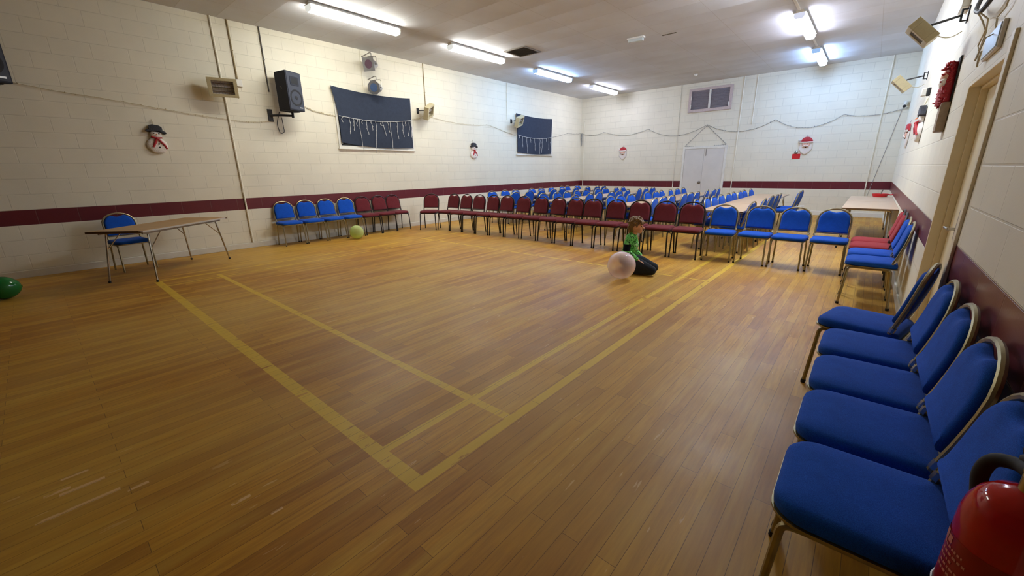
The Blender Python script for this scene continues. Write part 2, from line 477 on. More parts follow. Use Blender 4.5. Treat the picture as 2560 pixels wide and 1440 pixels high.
# side door, set back in its opening
leafx = XR+.105
m = MB().b2(leafx, leafx+.045, DY0+.03, DY1-.03, .006, DZ-.03)
d = struct(m.build('door_1', M['creamdoor'], smooth=False, bevel=.003))
f = MB()
f.b2(XR-.0, leafx+.08, DY1-.03, DY1, 0, DZ).b2(XR, leafx+.08, DY0, DY0+.03, 0, DZ).b2(XR, leafx+.08, DY0+.03, DY1-.03, DZ-.03, DZ)
f.b2(leafx-.04, leafx, DY1-.048, DY1-.03, 0, DZ-.03).b2(leafx-.04, leafx, DY0+.03, DY0+.048, 0, DZ-.03)
f.b2(leafx-.04, leafx, DY0+.03, DY1-.03, DZ-.05, DZ-.03)
f.b2(XR-.016, XR, DY0-.075, DY0+.002, 0, DZ+.075)
struct(f.build('trim_1', M['cream'], smooth=False, bevel=.003))
hd = MB().box((leafx-.004, 4.47, 1.03), (.008, .05, .22))
hd.build('lock_plate', M['steel'], d, bevel=.002)
hd = MB().cyl((leafx-.005, 4.47, 1.0), (leafx-.05, 4.47, 1.0), .011).tube(fillet([(leafx-.05, 4.47, 1.0), (leafx-.055, 4.58, 1.0)], .01), .010, 10)
hd.build('door_handle', M['chrome'], d)
struct(MB().b2(XR, leafx+.1, DY0-.05, DY1+.05, -.001, .004).build('trim_2', M['steel'], smooth=False))
struct(MB().b2(XR+W, XR+W+.03, DY0-.3, DY1+.3, 0, DZ+.3).build('wall_passage', M['creamdoor'], smooth=False))

# far double door
fx0, fx1, fz = -5.275, -3.965, 2.115
m = MB().b2(fx0, (fx0+fx1)/2-.002, YF-.03, YF, .005, fz).b2((fx0+fx1)/2+.002, fx1, YF-.03, YF, .005, fz)
d2 = struct(m.build('door_2', M['fardoor'], smooth=False, bevel=.002))
f = MB().b2(fx0-.075, fx0-.004, YF-.045, YF, 0, fz+.08).b2(fx1+.004, fx1+.075, YF-.045, YF, 0, fz+.08).b2(fx0-.004, fx1+.004, YF-.045, YF, fz+.004, fz+.08)
struct(f.build('trim_3', M['white'], smooth=False, bevel=.004))
k = MB().lathe([(.055, 0), (.055, .006), (.02, .008), (.02, .03), (.034, .04), (.034, .06), (.02, .07)], 20, frame((-4.69, YF-.03, .965), (1, 0, 0), (0, 0, 1)))
k.build('door_knob', M['steel'], d2)
MB().b2(-4.56, -4.545, YF-.045, YF-.03, 1.87, 2.10).build('door_bolt', M['steel'], d2)

# windows on the left wall, mostly hidden by cloths
for i, (y0, y1, z0, z1) in enumerate([(5.00, 7.135, 2.05, 3.30), (11.50, 13.66, 2.03, 3.30)]):
    x = XL
    m = MB().b2(x, x+.028, y0, y1, z0, z0+.06).b2(x, x+.028, y0, y1, z1-.06, z1).b2(x, x+.028, y0, y0+.06, z0+.06, z1-.06).b2(x, x+.028, y1-.06, y1, z0+.06, z1-.06).b2(x, x+.024, (y0+y1)/2-.025, (y0+y1)/2+.025, z0+.06, z1-.06)
    m.b2(x, x+.05, y0-.02, y1+.02, z0-.025, z0)
    w = struct(m.build('window_%d' % (i+1), M['white'], smooth=False, bevel=.003))
    MB().b2(x, x+.01, y0+.06, (y0+y1)/2-.025, z0+.06, z1-.06).b2(x, x+.01, (y0+y1)/2+.025, y1-.06, z0+.06, z1-.06).build('window_glass', M['diffglass'], w, smooth=False)

# ventilation panel high on the far wall
vx0, vx1, vz0, vz1 = -5.32, -3.93, 3.33, 4.09
y = YF
m = MB().b2(vx0, vx1, y-.05, y, vz0, vz0+.09).b2(vx0, vx1, y-.05, y, vz1-.08, vz1).b2(vx0, vx0+.09, y-.05, y, vz0+.09, vz1-.08).b2(vx1-.09, vx1, y-.05, y, vz0+.09, vz1-.08)
vt = thing('vent_panel', 'framed grey vent panel with two louvred halves above the far double door', 'vent')
m.build('vent_frame', simple('pinkish_frame_paint', (196, 180, 178), .5, var=.08), vt, smooth=False, bevel=.004)
MB().b2((vx0+vx1)/2-.03, (vx0+vx1)/2+.03, y-.055, y, vz0+.09, vz1-.08).build('mullion', M['plastic_white'], vt, smooth=False)
for (a, b) in ((vx0+.09, (vx0+vx1)/2-.03), ((vx0+vx1)/2+.03, vx1-.09)):
    m = MB().b2(a, b, y-.012, y, vz0+.09, vz1-.08)
    n = 15
    for j in range(n):
        zz = vz0+.11+j*(vz1-vz0-.19)/n
        m.box(((a+b)/2, y-.024, zz), (b-a, .028, .004), Matrix.Rotation(math.radians(40), 3, 'X'))
    m.build('louvre', M['louvre'], vt, smooth=False)
for (xx, zz) in ((vx0+.09, 3.8), (vx0+.09, 3.52), (vx1-.09, 3.5)):
    MB().b2(xx-.012, xx+.012, y-.062, y-.05, zz-.06, zz+.06).build('catch', M['plastic_white'], vt, smooth=False)

# ------------------------------------------------------------------ ceiling fittings
LAMPS = [(-7.74, 4.66, (1.0, .985, .88), 1.25, 'first from the camera end of the row by the windows'),
         (-7.74, 7.82, (1.0, .99, .92), 1.15, 'second from the camera end of the row by the windows'),
         (-7.77, 11.03, (.46, .74, 1.2), 1.1, 'glowing blue, third in the row by the windows'),
         (-7.78, 14.17, (.90, .95, 1.15), .85, 'last of the row by the windows, nearest the far corner'),
         (-1.54, 11.0, (.92, .95, 1.15), 1.0, 'glowing white, nearer of two tubes by the door wall'),
         (-1.555, 14.2, (.46, .72, 1.2), 1.25, 'glowing blue by the far wall, door wall side'),
         (-1.54, 7.82, (.86, .94, 1.05), 2.9, 'above the blue chairs in the cross-hall row')]
LAMP_POWER = 46.5
for (lx, ly, col, pw, where) in LAMPS:
    if True:
        o = thing('ceiling_light', 'fluorescent ceiling light, ' + where, 'ceiling light', (lx, ly, ZC), 0, 'fluorescent ceiling lights')
        L = 1.80
        MB().b2(-.06, .06, -L/2, L/2, -.04, 0).b2(-.104, .104, -L/2, L/2, -.05, -.036).build('lamp_body', M['plastic_white'], o, smooth=False, bevel=.004)
        prof = [(-.080, -.046), (-.088, -.095), (-.062, -.142), (.062, -.142), (.088, -.095), (.080, -.046)]
        mt = Matrix(((1, 0, 0, 0), (0, 0, 1, 0), (0, 1, 0, 0), (0, 0, 0, 1)))
        MB().prism(prof, -L/2+.025, L/2-.025, mt).build('diffuser', emissive('lit_diffuser', col, LAMP_POWER*pw), o, smooth=False)
        for sgn in (-1, 1):
            a, b = sorted((sgn*(L/2-.024), sgn*(L/2)))
            MB().prism([(p*1.03, q*1.015) for p, q in prof], a, b, mt).build('end_cap', emissive('glowing_end_cap', col, .75), o, smooth=False, bevel=.003)

e = thing('ceiling_emergency_light', 'small unlit emergency light box with clear cover on middle of ceiling', 'emergency light', (-4.50, 9.54, ZC), math.radians(4))
MB().b2(-.19, .19, -.055, .055, -.03, 0).build('lamp_base', M['plastic_white'], e, bevel=.004)
MB().prism([(-.05, -.03), (-.042, -.085), (.042, -.085), (.05, -.03)], -.165, .165, Matrix(((0, 0, 1, 0), (1, 0, 0, 0), (0, 1, 0, 0), (0, 0, 0, 1)))).build('lamp_cover', M['glass_lamp'], e, smooth=False, bevel=.004)

v = thing('ceiling_vent', 'dark square slatted vent in ceiling beside second tube light', 'vent', (-7.0, 8.62, ZC))
MB().b2(-.29, .29, -.33, -.29, -.02, 0).b2(-.29, .29, .29, .33, -.02, 0).b2(-.33, -.29, -.33, .33, -.02, 0).b2(.29, .33, -.33, .33, -.02, 0).build('vent_frame', M['ventslat'], v, smooth=False)
m = MB().b2(-.29, .29, -.29, .29, -.004, 0)
m.build('backing', M['ventdark'], v, smooth=False)
m = MB()
for j in range(13): m.box((-.27+j*.045, 0, -.012), (.03, .58, .003), Matrix.Rotation(math.radians(25), 3, 'Y'))
m.build('slats', M['ventslat'], v, smooth=False)

sd = thing('smoke_detector', 'small round white smoke detector on ceiling before far wall', 'smoke detector', (-4.70, 14.35, ZC))
MB().lathe([(.055, 0), (.055, -.02)], 20).build('detector_base', M['plastic_white'], sd)
MB().lathe([(.045, -.02), (.042, -.045), (.025, -.06)], 20).build('detector_head', M['plastic_white'], sd)
for (x, y, l, lab) in [(-3.86, 9.80, .30, 'thin dark batten strip on ceiling right of the emergency light')]:
    tag(MB().b2(-l/2, l/2, -.012, .012, -.012, 0).build('ceiling_batten', M['ventdark'], loc=(x, y, ZC), smooth=False), lab, 'batten')
# cable trunking joining the two right-hand tubes
for (y0, y1, lab) in [(12.0, 13.2, 'white cable trunking on ceiling between the two right-hand tube lights'), (8.8, 10.05, 'white cable trunking on ceiling in front of the nearer right-hand tube light')]:
    tag(MB().b2(-.02, .02, 0, y1-y0, -.022, 0).build('ceiling_trunking', M['plastic_white'], loc=(-1.545, y0, ZC), smooth=False), lab, 'trunking')

# ------------------------------------------------------------------ conduits on the walls
def conduit(pts, r, mat, label, clips=0):
    o = bpy.data.objects.new('wall_conduit', None)
    C.objects.link(o); p0 = Vector(pts[0]); o.location = p0
    tag(o, label, 'conduit', 'conduits on the walls')
    loc = [Vector(p)-p0 for p in pts]
    MB().tube(fillet(loc, .03, 3) if len(loc) > 2 else loc, r, 8).build('pipe', mat, o)
    a, b = loc[0], loc[-1]
    for i in range(clips):
        c = a.lerp(b, (i+1)/(clips+1))
        MB().box(c, (r*2.6, r*2.6, .02)).build('saddle_clip', mat, o)
x = XL+.014
conduit([(x, 2.84, ZC), (x, 2.84, .105)], .017, M['pipe_white'], 'cream pipe from ceiling to skirting behind the left wall heater', 3)
conduit([(x, 3.11, ZC), (x, 3.11, 3.24)], .013, M['pipe_brown'], 'tan conduit dropping from ceiling to the switch box beside left wall heater', 1)
conduit([(x, 3.65, ZC), (x, 3.65, 3.1)], .012, M['pipe_dark'], 'dark conduit dropping from ceiling behind the black wall speaker', 1)
conduit([(x, 7.63, ZC), (x, 7.63, 3.2)], .011, M['pipe_brown'], 'thin tan conduit dropping to the heater right of the first black cloth', 2)
conduit([(x, 11.03, ZC), (x, 11.03, 3.13)], .012, M['pipe_white'], 'pale conduit dropping to the heater overlapping the second black cloth', 1)
y = YF-.014
conduit([(-5.62, y, ZC), (-5.62, y, .13)], .016, M['pipe_white'], 'white pipe down far wall, left of the double door', 3)
conduit([(-3.625, y, ZC), (-3.625, y, .13)], .016, M['pipe_white'], 'white pipe down far wall, right of the double door', 3)
conduit([(-3.25, y, ZC), (-3.25, y, 2.80)], .012, M['pipe_white'], 'short white conduit on upper far wall, ending above the garland')
conduit([(-.085, y, ZC), (-.085, y, .35)], .016, M['pipe_white'], 'white pipe down far wall near the right-hand corner', 3)
conduit([(-9.51, y, 3.4), (-9.51, y, .13)], .018, M['pipe_white'], 'white pipe down the far wall in the left-hand corner', 1)
tag(MB().tube([(.31, YF-.006, 2.88), (.18, YF-.006, 1.95), (.02, YF-.006, .84), (-.03, YF-.006, .45)], .006, 6).build('hanging_cord', M['wire']), 'thin grey cable slanting down the far wall beside the right-hand pipe', 'cable')
tag(MB().box((-1.53, YF-.013, .235), (.15, .026, .09)).build('wall_socket', M['plastic_white'], bevel=.006), 'white double power socket low on the far wall', 'socket')
# ------------------------------------------------------------------ chairs
HW = .205          # half width of the back hoop
def back_point(x, z):
    """point on the leaning plane of the back: z is the height, x across"""
    t = (z-.43)/(.915-.43)
    return Vector((x, .135+.115*t+.012*math.sin(t*PI), z))
def make_chair(name, fab, met, clips, feet=True):
    root = thing(name, 'chair', 'chair')
    # seat pad
    ol = rrect(.445, .43, [.05, .05, .10, .10], 6, 0, -.015)
    MB().layers(ol, [(.012, .440), (.002, .447), (0, .462), (.003, .478), (.014, .490), (.034, .497)], dome=.010).build('seat', fab, root)
    # metal pan under the seat with the side rails
    m = MB()
    ol2 = rrect(.452, .436, [.05, .05, .10, .10], 6, 0, -.015)
    m.prism(ol2, .432, .4415)
    for sx in (-1, 1):
        m.tube([(sx*.198, -.165, .422), (sx*.198, .145, .422)], .0125, 8)
    m.tube([(-.198, -.12, .424), (.198, -.12, .424)], .010, 8); m.tube([(-.198, .11, .424), (.198, .11, .424)], .010, 8)
    m.build('seat_frame', met, root)
    for sx in (-1, 1):
        pf = fillet([(sx*.198, -.13, .422), (sx*.200, -.192, .418), (sx*.212, -.222, .0)], .055, 6)
        lg = MB().tube(pf, .0125, 8).build('leg', met, root)
        if feet: MB().tube([(sx*.212, -.222, .0), (sx*.2112, -.2205, .024)], .0155, 8).build('foot_cap', M['rubber'], lg)
        pr = fillet([(sx*.198, .10, .422), (sx*.200, .150, .418), (sx*.212, .195, .0)], .05, 6)
        lg = MB().tube(pr, .0125, 8).build('leg', met, root)
        if feet: MB().tube([(sx*.212, .195, .0), (sx*.2112, .1925, .024)], .0155, 8).build('foot_cap', M['rubber'], lg)
    # back hoop
    pts = []
    for z in (.412, .47, .53, .60, .67, .725): pts.append(back_point(HW*(.965+.035*min(1, (z-.412)/.2)), z))
    for j in range(1, 12):
        a = PI*j/12; pts.append(back_point(HW*math.cos(a), .735+.168*math.sin(a)**.92))
    for z in (.725, .67, .60, .53, .47, .412): pts.append(back_point(-HW*(.965+.035*min(1, (z-.412)/.2)), z))
    m = MB().tube(pts, .0125, 8)
    m.tube([back_point(-.2, .545), back_point(.2, .545)], .008, 8)
    bf = m.build('back_frame', met, root)
    # back pad in the plane of the hoop
    o2 = []
    for z in (.556, .62, .68, .73): o2.append((HW-.016, z))
    for j in range(1, 8):
        a = PI*j/16; o2.append(((HW-.016)*math.cos(a), .735+.155*math.sin(a)**.93))
    top = [(.088, .872), (.055, .864), (.028, .854), (0, .849), (-.028, .854), (-.055, .864), (-.088, .872)]
    o2 = [p for p in o2 if p[0] > .115] + top
    o2 += [(-p[0], p[1]) for p in o2[:len(o2)-7][::-1]]
    n = len(o2)
    pad = MB().layers(o2, [(.010, .014), (0, .008), (0, -.012), (.004, -.024), (.014, -.031), (.03, -.034)], dome=-.003)
    vs = []
    for (px, pz, off) in pad.v:
        q = back_point(px, pz); vs.append((q.x, q.y+off, q.z))
    pad.v = vs
    pad.build('backrest', fab, root)
    if clips:
        for sx in (-1, 1):
            q = back_point(sx*.205, .50); q2 = back_point(sx*.205, .53)
            MB().tube([q, q2], .0165, 8).build('linking_clip', M['chrome'], bf)
    index_kids(root)
    return root
protos = {'blue': make_chair('stacking_chair', M['blue'], M['gold'], True),
          'farblue': make_chair('stacking_chair', M['blue'], M['gold'], False, False),
          'burg': make_chair('stacking_chair', M['burg'], M['black_metal'], False),
          'red': make_chair('stacking_chair', M['red'], M['black_metal'], False)}
used = set()
def put_chair(kind, x, y, yaw, label, group, scale=1.0):
    if kind in used: o = copy_tree(protos[kind])
    else:
        o = protos[kind]; used.add(kind)
    o.location = (x, y, 0); o.rotation_euler = (0, 0, math.radians(yaw)); o.scale = (scale,)*3
    o['label'] = label; o['group'] = group
    return o
ORD = ['first', 'second', 'third', 'fourth', 'fifth', 'sixth', 'seventh', 'eighth', 'ninth', 'tenth', 'eleventh', 'twelfth', 'thirteenth', 'fourteenth']
# the row across the hall
row = [(-8.66, 6.655, 34), (-8.305, 6.878, 3), (-7.843, 6.89, 1), (-7.394, 6.908, 1), (-6.937, 6.916, -2), (-6.47, 6.933, 2), (-6.013, 6.96, -2), (-5.535, 6.966, -5),
       (-5.07, 6.945, -7), (-4.595, 6.91, -4), (-4.125, 6.894, 3), (-3.665, 6.903, -3), (-3.165, 6.922, 1), (-2.69, 6.923, 1), (-2.205, 6.937, 5)]
for i, (x, y, a) in enumerate(row):
    t = math.radians(a); x -= math.sin(t)*.222; y += math.cos(t)*.222
    if i == 0: lab = 'burgundy chair turned at an angle at the window wall end of the cross-hall row'
    elif i == 14: lab = 'burgundy chair next to the blue chairs in the row across the hall'
    else: lab = 'burgundy chair in the row across the hall, %s along after the angled end chair' % ORD[i-1]
    put_chair('burg', x, y, a, lab, 'burgundy chairs in the row across the hall')
for i, (x, y, a, lab) in enumerate([(-1.716, 7.056, 5, 'blue chair beside the last burgundy chair in the row across the hall'),
        (-1.25, 7.10, -3, 'blue chair second from the burgundy chairs in the row across the hall'),
        (-.79, 7.087, -3, 'blue chair third from the burgundy chairs in the row across the hall'),
        (-.31, 7.095, -1, 'blue chair at the side table end of the row across the hall')]):
    t = math.radians(a); x -= math.sin(t)*.214; y += math.cos(t)*.214
    put_chair('blue', x, y, a, lab, 'blue chairs in the row across the hall', .965)
# against the window wall
for i, (y, kind) in enumerate([(3.52, 'blue'), (3.99, 'blue'), (4.46, 'blue'), (4.93, 'blue'), (5.39, 'burg'), (5.85, 'burg'), (6.26, 'burg')]):
    nb = i if kind == 'blue' else i-4
    lab = (['blue chair at the speaker end of the four blue chairs against the window wall', 'blue chair second from the speaker end against the window wall',
            'blue chair third from the speaker end against the window wall', 'blue chair beside the burgundy three against the window wall, lime balloon at its feet',
            'burgundy chair next to the blue chairs against the window wall', 'middle burgundy chair of three against the window wall', 'burgundy chair at the gap end of three against the window wall'])[i]
    put_chair(kind, -9.387, y, 90+random.uniform(-2, 2), lab, 'chairs against the window wall')
put_chair('farblue', -9.065, .89, 99, 'blue chair standing alone behind the worn angled table', 'chairs by the angled table')
# along the side door wall
for i, (x, y, a, lab) in enumerate([(.163, 1.485, -90, 'large near blue chair beside the red fire extinguisher'), (.165, 1.965, -90, 'blue chair second from the fire extinguisher by the side wall'),
        (.165, 2.43, -90, 'middle blue chair of five in the near row by the side wall'), (.165, 2.915, -91, 'blue chair fourth from the fire extinguisher by the side wall'),
        (.14, 3.44, -103, 'blue chair turned away at the side door end of the near row')]):
    put_chair('blue', x, y, a, lab, 'near blue chairs by the side wall')
put_chair('blue', .165, 5.80, -90, 'blue chair just past the side door, nearest of its group of four', 'chairs beyond the side door')
put_chair('blue', .165, 6.33, -90, 'blue chair between red chairs and the nearest chair past the side door', 'chairs beyond the side door')
put_chair('red', .16, 6.90, -90, 'red chair next to the blue pair beyond the side door', 'chairs beyond the side door')
put_chair('red', .16, 7.38, -90, 'red chair nearest the bare side table', 'chairs beyond the side door')

# ------------------------------------------------------------------ folding tables
def LASTLEG():
    return sorted((o.name for o in C.objects if o.name.split('.')[0] == 'leg'), key=lambda n: int(n.split('.')[1]) if '.' in n else 0)[-1]
def make_table(name, top, edge, L, Wd, H, splay=.06):
    r = thing(name, 'table', 'table')
    MB().prism(rrect(Wd, L, .02, 3), H-.022, H).build('tabletop', top, r, smooth=False, bevel=.003)
    m = MB().prism(rrect(Wd+.006, L+.006, .022, 3), H-.026, H-.004); m.build('edging', edge, r, smooth=False)
    m = MB()
    for sx in (-1, 1): m.b2(sx*(Wd/2-.07)-.01, sx*(Wd/2-.07)+.01, -L/2+.10, L/2-.10, H-.06, H-.026)
    m.build('under_rail', M['steel'], r, smooth=False)
    for sy in (-1, 1):
        y0 = sy*(L/2-.20); y1 = sy*(L/2-.20+splay)
        for sx in (-1, 1):
            x0 = sx*(Wd/2-.08); x1 = sx*(Wd/2-.03)
            MB().tube(fillet([(x0-sx*.12, y0, H-.045), (x0, y0, H-.045), (x1, y1, 0)], .04, 5), .0125, 8).build('leg', M['chrome'], r)
            MB().tube([(x1, y1, 0), (x1-sx*.002, y1-sy*.003, .03)], .016, 8).build('foot_cap', M['rubber'], r.children[-1] if False else bpy.data.objects[LASTLEG()])
        MB().tube([(-Wd/2+.07, y0, H-.045), (Wd/2-.07, y0, H-.045)], .0115, 8).build('leg_brace', M['chrome'], r)
        for sx in (-1, 1):
            MB().tube([(sx*(Wd/2-.066), y0+sy*splay*.35, H*.62), (sx*(Wd/2-.09), y0-sy*.24, H-.05)], .007, 6).build('stay', M['chrome'], r)
    for sx in (-1, 1):
        for sy in (-1, 1):
            MB().box((sx*(Wd/2-.016), sy*(L/2-.016), H-.0145), (.046, .046, .026)).build('corner_cap', M['edge_brown'], r, smooth=False, bevel=.008)
    index_kids(r); return r
far_t = make_table('folding_table', M['lam'], M['edge_grey'], 1.82, .70, .748)
first = True
ROWS = [(-8.02, 8.62, 'in the row nearest the windows'), (-5.80, 8.22, 'in the second row from the windows'), (-3.745, 7.95, 'in the third row from the windows'), (-1.925, 7.80, 'in the row nearest the side door wall')]
POS = ['nearest', 'middle', 'farthest']
for ri, (tx, ty, where) in enumerate(ROWS):
    for k in range(3):
        o = far_t if first else copy_tree(far_t); first = False
        o.location = (tx+(.02, -.01, -.03)[k], ty+.91+1.84*k, 0); o.rotation_euler = (0, 0, math.radians((-.3, .5, .2)[k]))
        o['label'] = '%s of three end-to-end wood-topped tables %s' % (POS[k], where); o['group'] = 'long table rows at the far end'
side = make_table('folding_table', M['lamfar'], M['edge_brown'], 1.82, .755, .748)
side.location = (.065, 10.36, 0); side['label'] = 'bare pale-topped table along side wall behind the red chairs, nearer of two'; side['group'] = 'bare tables along the side wall'
s2 = copy_tree(side); s2.location = (.065, 12.22, 0); s2['label'] = 'bare pale-topped table along side wall, farther of two, holding a red dish'
old = make_table('folding_table', M['lamold'], M['edge_grey'], 1.80, .75, .752, .10)
old.location = (-8.40, 1.30, 0); old.rotation_euler = (0, 0, math.radians(41.7)); old['label'] = 'worn wood-topped folding table standing angled before the window wall'
# brown wooden lip on the near end of the worn table
MB().box((0, -.902, .740), (.70, .012, .030)).build('end_lip', M['edge_brown'], old, smooth=False)

# chairs round the table rows: (row, side) -> y of each back
SEATS = {(0, 0): [8.96, 9.55, 10.08, 10.87, 11.45, 12.0, 12.72, 13.10, 13.75], (0, 1): [8.82, 9.42, 10.0, 10.65, 11.15, 11.95, 12.70, 13.35, 13.85],
         (1, 0): [8.55, 9.18, 9.65, 10.22, 10.70, 11.35, 11.85, 12.6, 13.1], (1, 1): [8.42, 9.10, 9.58, 10.22, 10.72, 11.2, 11.98, 12.56, 13.05],
         (2, 0): [8.25, 8.75, 9.22, 10.25, 10.72, 11.18, 11.80, 12.34, 12.92], (2, 1): [8.20, 8.77, 9.26, 10.03, 10.51, 10.99, 11.78, 12.38, 12.86],
         (3, 0): [8.22, 8.78, 9.25, 9.84, 10.42, 11.0, 11.60, 12.06, 12.82], (3, 1): [8.05, 8.92, 9.84, 10.36, 10.85, 11.75, 12.36]}
BACKX = {(0, 0): -8.52, (0, 1): -7.42, (1, 0): -6.32, (1, 1): -5.25, (2, 0): -4.27, (2, 1): -3.25, (3, 0): -2.44, (3, 1): -1.44}
RN = ['of the table row nearest the windows', 'of the second table row from the windows', 'of the third table row from the windows', 'of the table row nearest the door wall']
for (ri, sd_), ys in SEATS.items():
    for k, yy in enumerate(ys):
        last = k == len(ys)-1
        pos = 'far end' if last else ('near end' if k == 0 else ORD[k]+' from near end')
        lab = 'blue chair, %s, %s side %s' % (pos, 'window' if sd_ == 0 else 'door', RN[ri])
        j = random.uniform(-.02, .02); a = random.uniform(-5, 5)
        if (ri, sd_) == (3, 1) and k >= 5: j += .22
        if sd_ == 0: put_chair('farblue', BACKX[(ri, 0)]+.25+j, yy, 90+a, lab, 'blue chairs round the long tables')
        else: put_chair('farblue', BACKX[(ri, 1)]-.25+j, yy, -90+a, lab, 'blue chairs round the long tables')

# red dish on the far side table
rd = thing('red_dish', 'small red dish at the far end of the bare side table', 'dish', (.22, 13.0, .748))
MB().lathe([(.10, 0), (.12, .004), (.145, .05), (.15, .075), (.143, .075), (.118, .02), (.02, .016)], 28).build('bowl', M['redplastic'], rd)
MB().tube(fillet([(.14, 0, .06), (.20, 0, .05), (.22, -.01, .07)], .02), .014, 8).build('handle', M['redplastic'], rd)
MB().tube([(.0, 0, .016), (.03, .0, .17)], .012, 8).build('stirrer', M['steel'], rd)
# ------------------------------------------------------------------ balloons
def balloon(name, label, loc, r, mat, tilt):
    o = thing(name, label, 'balloon', loc)
    prof = []
    for i in range(1, 20):
        a = PI*i/20; z = math.cos(a); rr = math.sin(a)*(1-.08*(-z if z < 0 else 0))
        prof.append((r*rr, r*z*1.04))
    R = Matrix.Rotation(tilt, 4, 'X')
    MB().lathe(prof[::-1], 28, R).build('skin', mat, o, angle=80)
    MB().lathe([(.012, -r*1.075), (.006, -r*1.05), (.006, -r*1.03)], 10, R).build('knot', mat, o)
    return o
balloon('balloon', 'dark green balloon lying on the floor at the edge by the window wall', (-8.12, -.48, .145), .145, M['bal_green'], 1.5)
balloon('balloon', 'pale lime balloon on the floor in front of the blue chairs by the window wall', (-8.87, 4.76, .158), .155, M['bal_lime'], 1.2)
balloon('balloon', 'translucent pale pink balloon on the floor in front of the kneeling child', (-2.40, 5.08, .20), .19, M['bal_pink'], .9)

# ------------------------------------------------------------------ wall heaters
def heater(label, mount, centre, face, wall_n, roll=0.0, h=.32, d=.13, w=.46):
    """open-fronted quartz heater on an arm; face = direction the reflector looks"""
    o = thing('wall_heater', label, 'heater', mount, 0, 'quartz heaters on the side walls')
    mo = Vector(mount); c = Vector(centre)-mo; n = Vector(face).normalized()
    xa = Vector((0, 0, 1)).cross(n).normalized(); xa = Quaternion(n, roll) @ xa
    F = frame(c, xa, n.cross(xa))                       # local z looks out of the heater
    m = MB()
    for (sx, sy, cx, cy) in ((w, .05, 0, h/2-.025), (w, .05, 0, -h/2+.025), (.06, h-.1, w/2-.03, 0), (.06, h-.1, -w/2+.03, 0)):
        m.box((0, 0, 0), (0.001, 0.001, 0.001)) if False else None
        vs = MB().box((cx, cy, 0), (sx, sy, d)); m.add([F @ Vector(v) for v in vs.v], vs.f)
    vs = MB().box((0, 0, -d/2+.008), (w-.02, h-.02, .016)); m.add([F @ Vector(v) for v in vs.v], vs.f)
    m.build('housing', M['beigebox'], o, smooth=False, bevel=.004)
    for sy in (-1, 1):
        q = MB(); pts = []
        n_ = 8; W2 = w/2-.062; vs = []; fs = []
        for i in range(n_+1):
            a = -1+2*i/n_; yy = sy*(h/4-.012)+a*(h/4-.02); zz = -d/2+.02+.075*a*a
            vs += [Vector((-W2, yy, zz)), Vector((W2, yy, zz)), ]
        for i in range(n_): fs.append((2*i, 2*i+1, 2*i+3, 2*i+2))
        q.add([F @ v for v in vs], fs); rf = q.build('reflector', M['reflector'], o)
        MB().tube([F @ Vector((-W2, sy*(h/4-.012), -.01)), F @ Vector((W2, sy*(h/4-.012), -.01))], .008, 8).build('heating_tube', M['quartz'], rf)
    m = MB()
    for i in range(8):
        xx = -w/2+.07+i*(w-.14)/7; m.tube([F @ Vector((xx, -h/2+.05, d/2-.008)), F @ Vector((xx, h/2-.05, d/2-.008))], .0025, 5)
    m.build('guard_wires', M['steel'], o)
    back = F @ Vector((0, 0, -d/2))
    wn = Vector(wall_n)
    b0 = wn*.05
    MB().tube([back, back-n*.03, b0], .011, 8).build('arm', M['black'], o)
    m = MB()
    for s_ in (-1, 1): m.tube([wn*.0+Vector((0, 0, s_*.05)), b0+Vector((0, 0, s_*.05))], .007, 6)
    m.tube([b0+Vector((0, 0, -.055)), b0+Vector((0, 0, .055))], .009, 6)
    m.box(wn*.004, (.01, .07, .14)); m.build('wall_bracket', M['black'], o)
    lead = F @ Vector((w/2-.01, -h*.2, -d/2+.02))
    MB().tube(sag(lead, wn*.012+Vector((0, .12, -.12)), .06, 10), .005, 6).build('power_lead', M['wire_cream'], o)
    return o
heater('beige quartz heater facing out on the left wall, between the pipe and the speaker', (XL, 2.95, 3.06), (-9.38, 2.76, 3.03), (.95, -.28, -.18), (1, 0, 0))
tag(MB().box((XL+.02, 3.13, 3.19), (.04, .10, .13)).build('switch_box', M['plastic_white'], bevel=.006), 'white switch box beside the beige heater on the left wall', 'switch box')
heater('beige quartz heater turned sideways just right of the first black cloth', (XL, 7.36, 3.07), (-9.36, 7.50, 3.04), (.78, .56, -.28), (1, 0, 0), .38)
heater('beige quartz heater hanging in front of the second black cloth', (XL, 11.24, 3.09), (-9.34, 11.31, 3.07), (.86, .36, -.36), (1, 0, 0), .30)
heater('beige quartz heater on long arm, nearer of two on the side door wall', (XR, 6.30, 2.86), (.135, 6.10, 2.72), (-.72, -.04, -.69), (-1, 0, 0), 0.0, .245, .105, .24)
heater('beige quartz heater on arm, farther of two on the side door wall', (XR, 10.75, 2.97), (.115, 10.2, 2.80), (-.72, -.04, -.69), (-1, 0, 0), 0.0, .27, .12, .24)

